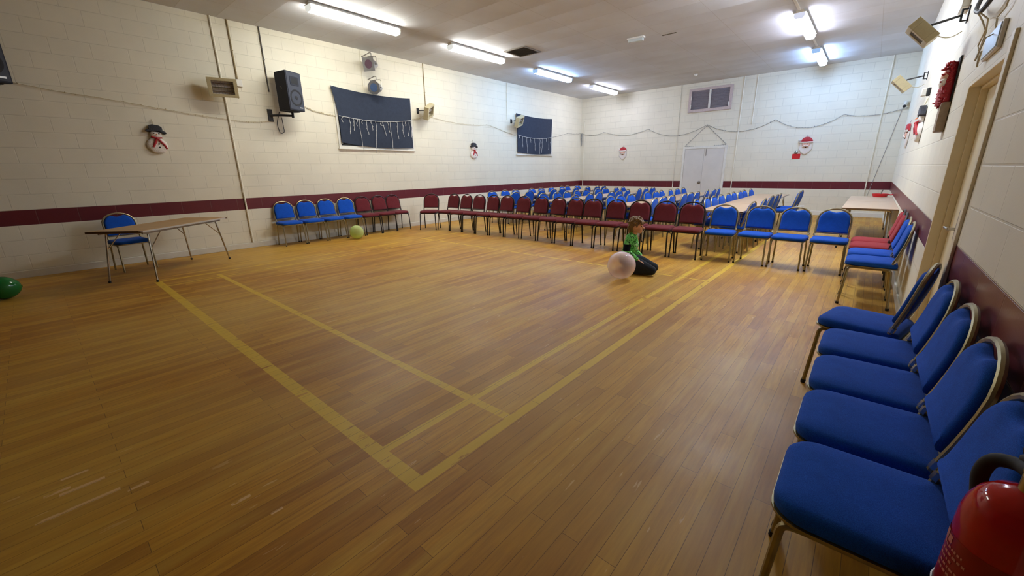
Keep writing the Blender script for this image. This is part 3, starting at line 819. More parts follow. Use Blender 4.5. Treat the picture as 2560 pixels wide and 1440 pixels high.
# ------------------------------------------------------------------ loudspeakers
def make_speaker():
    o = thing('wall_speaker', 'speaker', 'loudspeaker')
    w, h, d = .40, .73, .36
    prof = [(-.115, -d/2), (.115, -d/2), (w/2, d/2), (-w/2, d/2)]
    MB().prism([(p[0], -p[1]) for p in prof][::-1], -h/2, h/2).build('cabinet', M['spk'], o, smooth=False, bevel=.012)
    y = -d/2
    MB().b2(-w/2+.02, w/2-.02, y-.008, y+.002, -h/2+.02, h/2-.02).build('grille', M['grille'], o, smooth=False, bevel=.004); gr = bpy.data.objects['grille']
    def F(z): return frame((0, y-.007, z), (1, 0, 0), (0, 0, 1))
    MB().lathe([(.15, 0), (.155, .006), (.14, .007), (.12, .001), (.05, -.004), (.03, .004), (.005, .006)], 32, F(-.12)).build('woofer', M['conewoof'], gr)
    m = MB()
    q = F(.19)
    m.prism(rrect(.22, .17, .02), -.0, .007, q); m.build('horn_flange', M['spk'], o, smooth=False, bevel=.003)
    MB().prism(rrect(.17, .12, .03), .004, .0085, q).build('horn_mouth', M['conewoof'], o, smooth=False)
    MB().b2(.06, .14, y-.012, y-.004, -h/2+.055, -h/2+.08).build('name_badge', M['steel'], gr, smooth=False)
    # small pale tick mark on the side of the cabinet
    s = MB(); nx = Vector((-.36, -.085, 0)).normalized(); nx = Vector((-d, -(w/2-.115), 0)).normalized()
    base = Vector((-(w/2+.115)/2, 0, .06)) + nx*.003; ta = Vector((0, 0, 1)).cross(nx)
    nrm = nx
    for (a, b) in (((-.03, .03), (.01, -.005)), ((-.005, -.03), (.012, .0)), ((.012, .0), (.035, .03))):
        s.tube([base+ta*a[0]+Vector((0, 0, a[1])), base+ta*b[0]+Vector((0, 0, b[1]))], .004, 6)
    s.build('side_mark', M['steel'], o)
    # wall bracket below and behind
    # wall bracket: plate on the wall, arm out under the cabinet, short post into its base
    Rz = Matrix.Rotation(math.radians(114), 4, 'Z'); Rz.translation = Vector((.315, 0, 0)); inv = Rz.inverted()
    m = MB()
    pl = MB().box((.008, -.30, -.44), (.016, .09, .24)); m.add([inv @ Vector(v) for v in pl.v], pl.f)
    P_ = [inv @ Vector(q) for q in ((.016, -.30, -.44), (.16, -.20, -.44), (.30, .03, -.445))]
    m.tube(P_, .022, 10).cyl(P_[2]+Vector((0, 0, -.035)), Vector((P_[2].x, P_[2].y, -h/2-.005)), .024, n=14)
    m.box((P_[2].x, P_[2].y, -h/2-.006), (.2, .2, .012)); m.build('wall_bracket', M['black'], o)
    ca = [inv @ Vector(q) for q in ((.05, -.13, -.36), (.03, -.21, -.60), (.03, -.17, -.79), (.03, -.08, -.76), (.05, -.10, -.46))]
    MB().tube(fillet(ca, .09, 6), .007, 8).build('speaker_cable', M['black'], o)
    index_kids(o); return o
sp = make_speaker()
# faces the hall, turned towards the far end
ang = math.radians(90+24)
sp.location = (XL+.315, 3.90, 3.085); sp.rotation_euler = (0, 0, ang)
sp['label'] = 'black loudspeaker on bracket high on left wall beside the first black cloth'; sp['group'] = 'loudspeakers on the left wall'
sp2 = copy_tree(sp); sp2.location = (XL+.315, -.06, 3.10); sp2['label'] = 'black loudspeaker cut off at the picture edge, high on left wall'

# ------------------------------------------------------------------ stage lamps under the ceiling
def stage_lamp(label, c, face, gel, square):
    o = thing('stage_lamp', label, 'stage lamp', c, 0, 'stage lamps above the first black cloth')
    n = Vector(face).normalized(); xa = Vector((0, 0, 1)).cross(n).normalized()
    F = frame((0, 0, 0), xa, n.cross(xa))
    MB().lathe([(.02, -.20), (.055, -.195), (.075, -.15), (.105, -.06), (.105, .10), (.112, .105), (.112, .12), (.098, .12), (.09, .05)], 12, F).build('can', M['alu'], o, angle=25)
    m = MB()
    if square: out = rrect(.29, .29, .008, 2)
    else: out = [(.165*math.cos(PI*k/4+PI/8), .165*math.sin(PI*k/4+PI/8)) for k in range(8)]
    ring = [(.093*math.cos(2*PI*k/32), .093*math.sin(2*PI*k/32)) for k in range(32)]
    m.prism(out, .122, .130, F); m.build('gel_frame', M['alu'], o, smooth=False)
    MB().prism(ring, .126, .134, F).build('gel', gel, o, smooth=False)
    yk = [F @ Vector((s_*.125, 0, 0)) for s_ in (-1, 1)]
    up = Vector((0, 0, 1))
    MB().tube(fillet([yk[0], yk[0]+up*.17-n*.02, yk[1]+up*.17-n*.02, yk[1]], .05, 5), .008, 8).cyl(F @ Vector((-.135, 0, 0)), F @ Vector((-.1, 0, 0)), .016).cyl(F @ Vector((.1, 0, 0)), F @ Vector((.135, 0, 0)), .016).build('yoke', M['steel'], o)
    MB().tube([up*.17-n*.02, up*.24-n*.02], .010, 8).tube(fillet([up*.24-n*.02, up*.26-n*.02+Vector((-.06, 0, 0)), Vector((XL+.004-c[0], -.06, .20))], .03), .010, 8).build('hook_clamp', M['steel'], o)
    MB().tube(sag(F @ Vector((0, .02, -.19)), Vector((XL+.01-c[0], .05, .12)), .05), .005, 6).build('power_lead', M['wire'], o)
    return o
stage_lamp('upper silver stage lamp with purple square gel under the ceiling', (XL+.30, 5.90, 3.92), (.42, -.88, -.16), M['purplegel'], True)
stage_lamp('lower silver stage lamp with blue gel above the first black cloth', (XL+.26, 6.0, 3.44), (.46, -.86, -.14), M['bluegel'], False)
x = XL+.012
conduit([(x, 5.80, ZC), (x, 5.80, 3.3)], .009, M['pipe_white'], 'pale conduit behind the silver stage lamps')

# ------------------------------------------------------------------ black cloths over the windows, with strings of icicle lights
def cloth(label, corners, x0, sagt, sagb, leftbow):
    tl, tr, br, bl = [Vector((0, c[0], c[1])) for c in corners]
    o = tag(bpy.data.objects.new('blackout_cloth', None), label, 'cloth', 'black cloths over the windows'); C.objects.link(o); o.location = (XL+x0, tl.y, tl.z)
    nu, nv = 28, 18; vs = []; fs = []
    for j in range(nv+1):
        v = j/nv
        for i in range(nu+1):
            u = i/nu
            p = (tl.lerp(tr, u)).lerp(bl.lerp(br, u), v)
            p.z += -4*u*(1-u)*(sagt*(1-v)+sagb*v)
            p.y += (1-u)*leftbow*4*v*(1-v)
            p.x = .012*math.sin(u*9+v*3)*math.sin(v*PI)+.010*math.sin(u*23+1)*(v**2)+.03*math.sin(PI*u)*math.sin(PI*v)
            p -= Vector((0, tl.y, tl.z)); vs.append(p)
    k = (nu+1)*(nv+1)
    vs2 = vs+[Vector((p.x-.004, p.y, p.z)) for p in vs]
    for j in range(nv):
        for i in range(nu):
            a = j*(nu+1)+i; fs.append((a, a+1, a+nu+2, a+nu+1)); fs.append((k+a, k+a+nu+1, k+a+nu+2, k+a+1))
    for i in range(nu):
        fs.append((i, k+i, k+i+1, i+1)); b = nv*(nu+1)+i; fs.append((b, b+1, k+b+1, k+b))
    for j in range(nv):
        a = j*(nu+1); b = a+nu+1; fs.append((a, b, k+b, k+a)); a += nu; b += nu; fs.append((a, k+a, k+b, b))
    MB().add(vs2, fs).build('sheet', M['blackcloth'], o, angle=60)
    m = MB()
    for c in corners: m.cyl((-.01, c[0]-tl.y+(.02 if c is corners[0] or c is corners[3] else -.02), c[1]-tl.z-.02), (.012, c[0]-tl.y+(.02 if c is corners[0] or c is corners[3] else -.02), c[1]-tl.z-.02), .008, n=8)
    m.build('tacks', M['steel'], o)
    return o
cloth('large black cloth pinned askew over the window beside the speaker', [(4.94, 3.385), (7.09, 3.345), (7.085, 2.11), (5.045, 2.175)], .062, .055, .06, .05)
cloth('black cloth pinned over the window nearer the far corner', [(11.44, 3.365), (13.58, 3.34), (13.55, 2.08), (11.50, 2.10)], .062, .05, .05, .02)
def icicles(label, a, b, dip, drops):
    o = tag(bpy.data.objects.new('icicle_lights', None), label, 'string lights', 'icicle light strings on the cloths'); C.objects.link(o)
    A = Vector(a); B = Vector(b)-A; o.location = A
    main = sag(Vector((0, 0, 0)), B, dip, 20, .004)
    MB().tube(main, .0065, 6).build('main_cord', M['wire_pale'], o)
    for (u, l) in drops:
        m = MB(); p = Vector((0, 0, 0)).lerp(B, u); p.z -= 4*dip*u*(1-u)
        pts = [p.copy()]; yy = 0
        for k in range(1, 8):
            yy += random.uniform(-.020, .020); pts.append(p+Vector((random.uniform(-.004, .006), yy, -l*k/7)))
        m.tube(pts, .005, 5)
        for q in pts[2::2]: m.ball(q, .010, 6, 4)
        m.build('hanging_strand', M['wire_pale'], o)
random.seed(11)
icicles('unlit icicle light string draped across the black cloth beside the speaker', (XL+.11, 5.04, 2.755), (XL+.11, 7.08, 2.80), .075,
        [(.05, .13), (.12, .36), (.17, .28), (.22, .16), (.245, .72), (.29, .10), (.33, .33), (.40, .22), (.455, .74), (.52, .1), (.55, .33), (.62, .26), (.66, .68), (.76, .42), (.84, .38), (.90, .12), (.95, .38), (.975, .42)])
icicles('unlit icicle light string draped across the far black cloth', (XL+.11, 11.47, 2.66), (XL+.11, 13.58, 2.68), .085,
        [(.03, .1), (.12, .36), (.24, .52), (.33, .16), (.45, .42), (.60, .54), (.67, .5), (.80, .14), (.86, .42), (.92, .3)])

# ------------------------------------------------------------------ fairy light garlands along the walls
def garland(label, pts_list, mat, r=.005, bead=.012, name='fairy_light_string'):
    p0 = Vector(pts_list[0][0]); o = bpy.data.objects.new(name, None); C.objects.link(o); o.location = p0
    tag(o, label, 'string lights', 'garlands strung along the walls')
    m = MB(); bl = m
    for seg in pts_list:
        pts = [Vector(p)-p0 for p in seg]; m.tube(pts, r, 5)
        for a, b in zip(pts, pts[1:]):
            q = a.lerp(b, .5); bl.ball(q+Vector((random.uniform(-.004, .004), random.uniform(-.01, .01), random.uniform(-.012, .012))), bead*random.uniform(.5, 1.1), 6, 4)
    m.build('cord_with_bulbs', mat, o)
x = XL+.02
def swags(P, dips, n=16):
    return [sag(a, b, d, n, .004) for a, b, d in zip(P, P[1:], dips)]
garland('sparse cream light string drooping along the left wall, from snowman to speaker', swags([(x, -.5, 2.93), (x, 1.31, 2.68), (x, 3.0, 2.50), (x, 3.62, 2.54)], [.03, .02, .02]), M['wire_cream'], .004, .010)
garland('pale light string on left wall between the speaker and the first black cloth', swags([(x, 4.28, 2.90), (x, 4.66, 2.79), (x, 5.02, 2.76)], [.02, .01]), M['wire_cream'], .004, .010)
garland('pale light string on left wall between the two black cloths', swags([(x, 7.12, 2.83), (x, 7.75, 2.96), (x, 10.1, 2.905), (x, 11.46, 2.65)], [.0, .08, .01]), M['wire_cream'], .004, .009)
garland('light string on left wall between the far black cloth and the corner', swags([(x, 13.62, 2.69), (x, 14.75, 2.90), (x, 15.70, 2.93)], [.02, .03]), M['wire'], .004, .010)
y = YF-.02
P = [(-9.62, y, 2.93), (-8.56, y, 2.92), (-6.73, y, 2.905), (-4.62, y, 2.90), (-2.587, y, 2.89), (-.91, y, 2.885), (.42, y, 2.94)]
garland('grey light string looping along the whole far wall above the double door', swags(P, [.09, .17, .30, .29, .30, .11], 22), M['gold_tinsel'], .005, .012)
garland('triangle of tinselly light string over the far double door', [sag((-4.62, y, 2.87), (-5.31, y, 2.215), .0, 16, .006), sag((-4.62, y, 2.87), (-3.93, y, 2.225), .0, 16, .006), sag((-5.31, y, 2.215), (-3.93, y, 2.225), .04, 20, .006)], M['gold_tinsel'], .005, .012)
tag(MB().tube([(XL+.05, YF-.05, 2.93), (XL+.045, YF-.05, 2.75), (XL+.06, YF-.05, 2.6), (XL+.05, YF-.05, 2.42)], [.03, .024, .02, .012], 7).build('hanging_tinsel', M['gold_tinsel']), 'short grey tinsel strand hanging in the left-hand far corner', 'tinsel')

# ------------------------------------------------------------------ christmas figures
def on_wall(wall, u, z):
    """matrix: local x along the wall to the viewer's right, local y up, local z out of the wall"""
    if wall == 'L': return frame((XL+.006, u, z), (0, 1, 0), (0, 0, 1))
    if wall == 'F': return frame((u, YF-.006, z), (1, 0, 0), (0, 0, 1))
    return frame((XR-.006, u, z), (0, -1, 0), (0, 0, 1))
def blob(w, h, bump=.0, n=40, cx=0, cy=0, sq=1.0):
    out = []
    for k in range(n):
        a = 2*PI*k/n; r = 1+random.uniform(-bump, bump)
        c, s_ = math.cos(a), math.sin(a)
        out.append((cx+w*r*math.copysign(abs(c)**sq, c), cy+h*r*math.copysign(abs(s_)**sq, s_)))
    return out
def figure(label, name, wall, u, z, rot=0.0):
    Mx = on_wall(wall, u, z) @ Matrix.Rotation(rot, 4, 'Z')
    o = bpy.data.objects.new(name, None); C.objects.link(o); o.matrix_world = Mx
    tag(o, label, 'christmas decoration', 'christmas figures on the walls'); return o
def puff(o, name, mat, out, t, z0=0.0):
    return MB().layers(out, [(0, z0), (0, z0+t*.4), (.012, z0+t*.8), (.028, z0+t)], dome=t*.25).build(name, mat, o, angle=60)
def snowman(label, wall, u, z, s=1.0, rot=0.0):
    o = figure(label, 'snowman_decoration', wall, u, z, rot); o.scale = (s,)*3
    puff(o, 'body', M['snow'], blob(.155, .145, .03, cx=0, cy=-.115), .05)
    puff(o, 'head', M['snow'], blob(.092, .085, .02, cx=-.005, cy=.085), .055, .002)
    hat = [(-.15, .125), (-.14, .155), (-.105, .16), (-.10, .235), (-.05, .255), (.04, .25), (.085, .225), (.095, .165), (.135, .15), (.15, .115), (.12, .10), (.06, .125), (-.06, .125), (-.12, .112)]
    MB().layers(hat[::-1], [(0, .005), (0, .06), (.004, .075)], dome=.006).build('hat', M['tinsel_black'], o, angle=60)
    sc = MB().tube(fillet([(-.085, .035, .055), (-.02, .015, .075), (.075, .03, .06)], .03), .013, 8)
    sc.tube([(-.005, .015, .072), (-.03, -.06, .072), (-.065, -.15, .055)], [.016, .020, .017], 8).tube([(.0, .015, .072), (.05, -.04, .068), (.105, -.10, .058), (.135, -.16, .045)], [.016, .019, .018, .016], 8).ball((-.003, .012, .074), .024, 10, 6)
    sc.build('scarf', M['tinsel_red'], o)
    for (a, b) in ((-.04, .098), (.034, .10)): MB().ball((a, b, .066), .012, 10, 6).build('eye', M['black'], o)
    MB().tube([(-.005, .085, .066), (.0, .062, .10)], [.010, .003], 8).build('nose', M['orange'], o)
    for (a, b) in ((.022, -.085), (.028, -.145)): MB().ball((a, b, .062), .014, 10, 6).build('button', M['black'], o)
    MB().tube([(-.03, .25, .03), (-.032, .30, .02), (-.045, .35, .008)], .005, 6).build('hanging_string', M['wire_cream'], o)
    return o
snowman('large snowman decoration with black hat and red scarf, on left wall nearest the camera', 'L', 1.665, 2.10, .93, -.10)
snowman('snowman decoration on the left wall between the two black cloths', 'L', 9.40, 2.09, .93)
snowman('snowman decoration seen edge-on on the side door wall, beyond the tinsel santa', 'R', 8.85, 2.05, 1.0)
def santa(label, wall, u, z, s=1.0):
    o = figure(label, 'santa_decoration', wall, u, z); o.scale = (s,)*3
    beard = [(-.15, .03), (-.16, -.06), (-.17, -.10), (-.10, -.19), (-.03, -.25), (.03, -.25), (.10, -.18), (.16, -.10), (.165, .02), (.16, .09), (-.15, .09)]
    puff(o, 'beard', M['snow'], beard[::-1] if False else beard, .03)
    MB().layers(blob(.095, .085, .0, 24, 0, .03), [(0, .02), (.0, .05), (.02, .062)], dome=.006).build('face', M['skinpink'], o, angle=60)
    hat = [(-.155, .10), (-.13, .115), (-.115, .17), (-.08, .215), (-.02, .24), (.05, .235), (.11, .20), (.145, .15), (.16, .10)]
    MB().layers(hat[::-1], [(0, .005), (0, .05), (.01, .065)], dome=.008).build('hat', M['tinsel_red'], o, angle=60)
    MB().tube([(-.16, .095, .05), (0, .085, .068), (.165, .095, .05)], .022, 8).build('hat_trim', M['snow'], o)
    MB().ball((-.165, .15, .04), .032, 10, 7).build('pompom', M['snow'], o)
    for a in (-.035, .04): MB().ball((a, .045, .062), .011, 8, 6).build('eye', M['black'], o)
    MB().ball((0, .012, .07), .016, 8, 6).build('nose', M['skinpink'], o)
    MB().tube([(-.085, -.035, .055), (-.03, -.005, .072), (0, -.012, .075), (.03, -.005, .072), (.085, -.03, .055)], [.008, .022, .014, .022, .008], 8).build('moustache', M['snow'], o)
    MB().ball((0, -.042, .05), (.022, .022, .014), 8, 6).build('mouth', M['black'], o)
    MB().tube([(0, .235, .03), (.002, .30, .01)], .005, 6).build('hanging_string', M['wire'], o)
    return o
santa('santa face decoration on the far wall, left of the double door', 'F', -7.70, 2.07, .98)
santa('santa face decoration on the far wall, above the small red sign', 'F', -1.69, 2.07, 1.05)
o = santa('santa face decoration seen edge-on at the far end of the side door wall', 'R', 12.3, 2.05, 1.0)
# tinsel father christmas on the side wall by the door
o = figure('red tinsel santa on brown chimney card, edge-on beside the side door', 'hanging_tinsel_santa', 'R', 5.88, 2.10)
MB().layers(rrect(.20, .26, .01, 2, 0, -.20), [(0, 0), (0, .05), (.006, .06)]).build('chimney', M['brownbox'], o, smooth=False)
m = MB()
for k in range(110):
    t = k/109; q = Vector((random.uniform(-.075, .075)*(1-t*.45), -.09+t*.38, .025+random.uniform(.0, .055))); e = Vector((random.uniform(-1, 1), random.uniform(-1, .6), random.uniform(-.2, 1))).normalized()*random.uniform(.03, .05)
    m.tube([q, q+e*.5+Vector((0, -.006, 0)), q+e], [.011, .010, .003], 6)
chn = [(.0, -.09, .03), (0, .05, .04), (0, .28, .03)]; m.tube(chn, [.07, .06, .03], 12)
m.build('tinsel_coat', M['tinsel_red'], o)
MB().ball((0, .16, .075), (.055, .055, .03), 12, 8).build('face', M['skinpink'], o)
MB().ball((0, .11, .078), (.06, .06, .028), 12, 8).build('beard', M['snow'], o)
MB().b2(-.085, .085, -.33, .32, -.003, .008).build('backing_card', M['tinsel_black'], o, smooth=False)

# ------------------------------------------------------------------ small things on the far wall and side wall
s_ = thing('wall_sign', 'small red rectangular sign low left of the right-hand santa face', 'sign', (-1.895, YF, 1.765))
MB().b2(-.105, .105, -.012, 0, -.075, .075).build('sign_plate', M['redplastic'], s_, smooth=False, bevel=.002)
b_ = thing('alarm_bell', 'round grey alarm sounder just above the small red sign', 'alarm', (-1.91, YF, 1.885))
MB().lathe([(.048, 0), (.048, .03), (.03, .045), (.01, .05)], 20, frame((0, 0, 0), (1, 0, 0), (0, 0, 1))).build('sounder', M['steel'], b_)
cc = thing('security_camera', 'small white security camera in the top right far corner', 'camera', (.36, YF, 3.06))
MB().cyl((0, 0, 0), (0, -.05, 0), .05, n=16).build('camera_base', M['plastic_white'], cc)
MB().cyl((0, -.04, -.0), (-.02, -.2, -.10), .04, n=16).build('camera_body', M['plastic_white'], cc)
MB().ball((-.022, -.215, -.11), .036, 12, 8).build('lens', M['black'], cc)
sb = thing('alarm_sensor', 'white sensor box with dark end on the side door wall above the snowman', 'sensor', (XR, 9.0, 2.50))
MB().b2(-.10, -.04, -.03, .06, -.055, .055).build('sensor_case', M['plastic_white'], sb, bevel=.01)
MB().b2(-.04, 0, -.04, .05, -.055, .055).build('sensor_window', M['black'], sb, bevel=.008)
jb = tag(MB().b2(XR-.06, XR, 6.42, 6.72, 2.96, 3.12).build('junction_box', M['plastic_white'], bevel=.008), 'white junction box high on side wall above the nearer heater arm', 'junction box')
ex = thing('exit_light', 'pale blue-white emergency exit light box above the side door', 'exit light', (XR, 4.12, 2.20))
MB().b2(-.022, 0, -.24, .24, -.075, .075).build('light_case', M['plastic_white'], ex, bevel=.006)
MB().b2(-.028, -.022, -.228, .228, -.064, .064).build('light_panel', M['signblue'], ex, smooth=False, bevel=.003)
random.seed(5)
tag(MB().tube(fillet([(XR-.01, 5.30, 2.80), (XR-.06, 5.05, 2.60), (XR-.07, 4.55, 2.47), (XR-.05, 4.10, 2.50), (XR-.01, 3.75, 2.66)], .12, 6), .014, 8).build('black_cable', M['black']), 'thick black cable sagging above the side door', 'cable')
m = MB()
def strand(pts): m.tube([Vector(p)+Vector((-abs(random.uniform(0, .012)), random.uniform(-.012, .012), random.uniform(-.012, .012))) for p in pts], .005, 5)
strand([(XR-.07, 4.60, 2.48), (XR-.03, 4.62, 2.42), (XR-.02, 4.58, 2.35), (XR-.02, 4.66, 2.29), (XR-.02, 4.60, 2.24)])
strand([(XR-.07, 4.52, 2.47), (XR-.03, 4.45, 2.40), (XR-.02, 4.50, 2.34), (XR-.02, 4.55, 2.22), (XR-.02, 4.42, 2.13), (XR-.02, 4.36, 2.20), (XR-.02, 4.40, 2.10)])
strand([(XR-.02, 4.45, 2.40), (XR-.02, 4.25, 2.37), (XR-.02, 4.15, 2.34), (XR-.02, 4.10, 2.24), (XR-.06, 4.05, 2.22), (XR-.07, 4.10, 2.10)])
strand([(XR-.02, 4.15, 2.34), (XR-.02, 3.95, 2.36), (XR-.02, 3.75, 2.48)])
m.build('loose_wire', M['wire_cream']); tag(bpy.data.objects['loose_wire'], 'tangle of thin cream light wire hanging over the exit light', 'wire')

# ------------------------------------------------------------------ fire extinguisher on the side wall
ex = thing('fire_extinguisher', 'red fire extinguisher hung on the side wall beside the nearest blue chair', 'fire extinguisher', (.350, 1.165, .30))
r = .084
MB().lathe([(.05, 0), (r*.9, .006), (r, .03), (r, .43), (r*.99, .455), (r*.93, .485), (r*.80, .512), (r*.60, .531), (r*.36, .541), (.022, .545)], 40).build('cylinder', M['redext'], ex, angle=80)
MB().cyl((0, 0, .540), (0, 0, .575), .020).build('neck_ring', M['brass'], ex)
m = MB().box((0, 0, .592), (.036, .036, .036)); m.build('valve', M['brass'], ex, bevel=.004)
MB().tube(fillet([(.01, -.015, .594), (.004, .03, .592), (-.008, .07, .574)], .02), [.012]*8, 8, flat=.5).build('carry_handle', M['black'], ex)
MB().tube(fillet([(.01, -.015, .608), (.004, .035, .610), (-.006, .075, .596)], .02), [.012]*8, 8, flat=.5).build('lever', M['black'], ex)
MB().tube(fillet([(.0, .012, .572), (-.008, .07, .562), (-.040, .097, .546), (-.050, .100, .50), (-.022, .098, .34), (-.02, .098, .10)], .04, 6), .0145, 10).build('hose', M['rubber'], ex); hz = bpy.data.objects['hose']
MB().lathe([(.012, 0), (.012, -.03), (.022, -.10), (.020, -.10), (.01, -.03)], 14, Matrix.Translation((-.02, .098, .105))).build('nozzle', M['black'], hz)
def wrap(a0, a1, z0, z1, rr, n=18):
    vs = []; fs = []
    for k in range(n+1):
        a = math.radians(a0+(a1-a0)*k/n)
        vs += [(rr*math.cos(a), rr*math.sin(a), z0), (rr*math.cos(a), rr*math.sin(a), z1)]
    for k in range(n): fs.append((2*k, 2*k+2, 2*k+3, 2*k+1))
    return vs, fs
m = MB(); m.add(*wrap(120, 330, .10, .40, r+.0006, 40)); m.build('label_band', M['labelred'], ex)
m = MB()
# worn lettering: short pale dashes of text on the band, and one larger word block
for (a0, a1, z) in ((178, 218, .365), (182, 224, .350), (180, 206, .335), (184, 230, .32), (180, 222, .305)):
    a = a0
    while a < a1:
        w_ = random.uniform(3, 7); m.add(*wrap(a, min(a1, a+w_), z, z+.006, r+.0012, 4)); a += w_+2
m.add(*wrap(172, 184, .376, .400, r+.0012, 6)); m.add(*wrap(186, 196, .376, .394, r+.0012, 6))
m.build('label_print', M['label'], ex)
MB().box((.091, 0, .33), (.014, .06, .30)).build('wall_plate', M['steel'], ex)
MB().tube([(.084*math.cos(a*PI/12)*1.03, .084*math.sin(a*PI/12)*1.03, .25) for a in range(24)], .003, 6, closed=True).build('retaining_strap', M['steel'], ex)
# ------------------------------------------------------------------ kneeling child
def capsule(m, a, b, ra, rb, n=14):
    a = Vector(a); b = Vector(b)
    m.tube([a, b], [ra, rb], n); m.ball(a, ra, n, 8); m.ball(b, rb, n, 8)
def chain(m, pts, rs):
    for (a, b, ra, rb) in zip(pts, pts[1:], rs, rs[1:]): capsule(m, a, b, ra, rb)
def fused(m, name, mat, parent, voxel, smooth=2, dec=None):
    o = m.build(name, mat, parent)
    r = o.modifiers.new('fuse', 'REMESH'); r.mode = 'VOXEL'; r.voxel_size = voxel; r.use_smooth_shade = True
    s = o.modifiers.new('relax', 'SMOOTH'); s.factor = .5; s.iterations = smooth
    bpy.context.view_layer.update()
    dg = bpy.context.evaluated_depsgraph_get()
    me = bpy.data.meshes.new_from_object(o.evaluated_get(dg)); me.materials.clear(); me.materials.append(mat)
    for p in me.polygons: p.use_smooth = True
    o.modifiers.clear(); old_ = o.data; o.data = me; bpy.data.meshes.remove(old_)
    return o
HC = Vector((.075, 0, .685))
hd = Matrix.Rotation(math.radians(8), 4, 'Z')
b = MB()
# trunk, neck
chain(b, [(-.02, 0, .20), (0, 0, .30), (.02, 0, .42), (.02, 0, .50)], [.095, .085, .092, .075])
for s_ in (-1, 1): chain(b, [(.02, 0, .505), (.015, s_*.085, .515), (.01, s_*.125, .50)], [.06, .052, .042])
chain(b, [(.025, 0, .52), (.055, 0, .60)], [.042, .038])
# head
b.ball(HC+Vector((-.008, 0, .018)), (.094, .076, .092), 20, 14)
b.ball(HC+Vector((.028, 0, -.035)), (.058, .058, .066), 18, 12)
b.ball(HC+Vector((.058, 0, -.082)), (.026, .028, .022), 12, 8)
chain(b, [HC+Vector((.080, 0, .0)), HC+Vector((.104, 0, -.028))], [.009, .013])
for s_ in (-1, 1):
    b.ball(HC+Vector((.0, s_*.076, -.012)), (.020, .010, .028), 10, 8)
    b.ball(HC+Vector((.058, s_*.032, -.038)), (.026, .022, .024), 10, 8)
    b.ball(HC+Vector((.076, s_*.030, .018)), (.014, .026, .010), 10, 8)
b.ball(HC+Vector((.080, 0, -.056)), (.012, .022, .006), 10, 8); b.ball(HC+Vector((.077, 0, -.067)), (.012, .019, .006), 10, 8)
# arms, hands resting on the thighs
for s_ in (-1, 1):
    chain(b, [(.01, s_*.130, .495), (-.012, s_*.172, .37), (-.005, s_*.178, .345)], [.038, .031, .029])
    chain(b, [(-.005, s_*.178, .345), (.10, s_*.150, .262), (.152, s_*.130, .226)], [.029, .024, .019])
    hp = Vector((.178, s_*.122, .208))
    b.ball(hp, (.034, .030, .014), 12, 8, Matrix.Rotation(.45, 3, 'Y'))
    for k, (dy, L_) in enumerate(((-.021, .040), (-.007, .047), (.007, .044), (.020, .034))):
        base = hp+Vector((.024, dy, -.008)); mid = base+Vector((L_*.55, dy*.2, -.010)); tip = mid+Vector((L_*.38, 0, -.017))
        chain(b, [base, mid, tip], [.0085, .008, .0065])
    th = hp+Vector((-.006, -s_*.028, -.004)); chain(b, [th, th+Vector((.022, -s_*.012, -.006)), th+Vector((.042, -s_*.010, -.014))], [.010, .009, .007])
# folded legs and feet
for s_ in (-1, 1):
    chain(b, [(-.02, s_*.07, .19), (.16, s_*.09, .155), (.34, s_*.10, .075)], [.075, .068, .052])
    chain(b, [(.34, s_*.10, .062), (.16, s_*.105, .055), (-.04, s_*.10, .045)], [.050, .050, .034])
    chain(b, [(-.04, s_*.10, .045), (-.13, s_*.095, .030), (-.19, s_*.09, .024)], [.034, .028, .020])
kx, ky, ka = -2.51, 5.54, math.radians(13)
person = fused(b, 'person', M['skin'], None, .0065, 2)
person.location = (kx, ky, 0); person.rotation_euler = (0, 0, ka)
tag(person, 'child kneeling on the floor in green patterned top and dark trousers, facing right', 'person')
s = MB()
chain(s, [(-.02, 0, .215), (0, 0, .30), (.022, 0, .42), (.02, 0, .50)], [.112, .105, .108, .088])
for s_ in (-1, 1):
    chain(s, [(.02, 0, .505), (.013, s_*.085, .518), (.01, s_*.128, .502)], [.068, .062, .055])
    chain(s, [(.01, s_*.132, .498), (-.012, s_*.172, .37), (-.004, s_*.178, .345)], [.054, .047, .044])
    chain(s, [(-.004, s_*.178, .345), (.05, s_*.164, .300), (.135, s_*.138, .238)], [.044, .040, .030])
chain(s, [(.022, 0, .535), (.032, 0, .556)], [.056, .050])
shirt = fused(s, 'shirt', M['shirt'], person, .008, 2)
tr = MB()
chain(tr, [(-.03, 0, .19), (.0, 0, .24)], [.115, .11])
for s_ in (-1, 1):
    chain(tr, [(-.02, s_*.07, .19), (.16, s_*.09, .158), (.345, s_*.10, .080)], [.088, .081, .066])
    chain(tr, [(.345, s_*.10, .074), (.16, s_*.105, .065), (-.05, s_*.10, .055)], [.063, .060, .046])
trousers = fused(tr, 'trousers', M['trouser'], person, .008, 2)
fz = min(v.co.z for v in trousers.data.vertices)
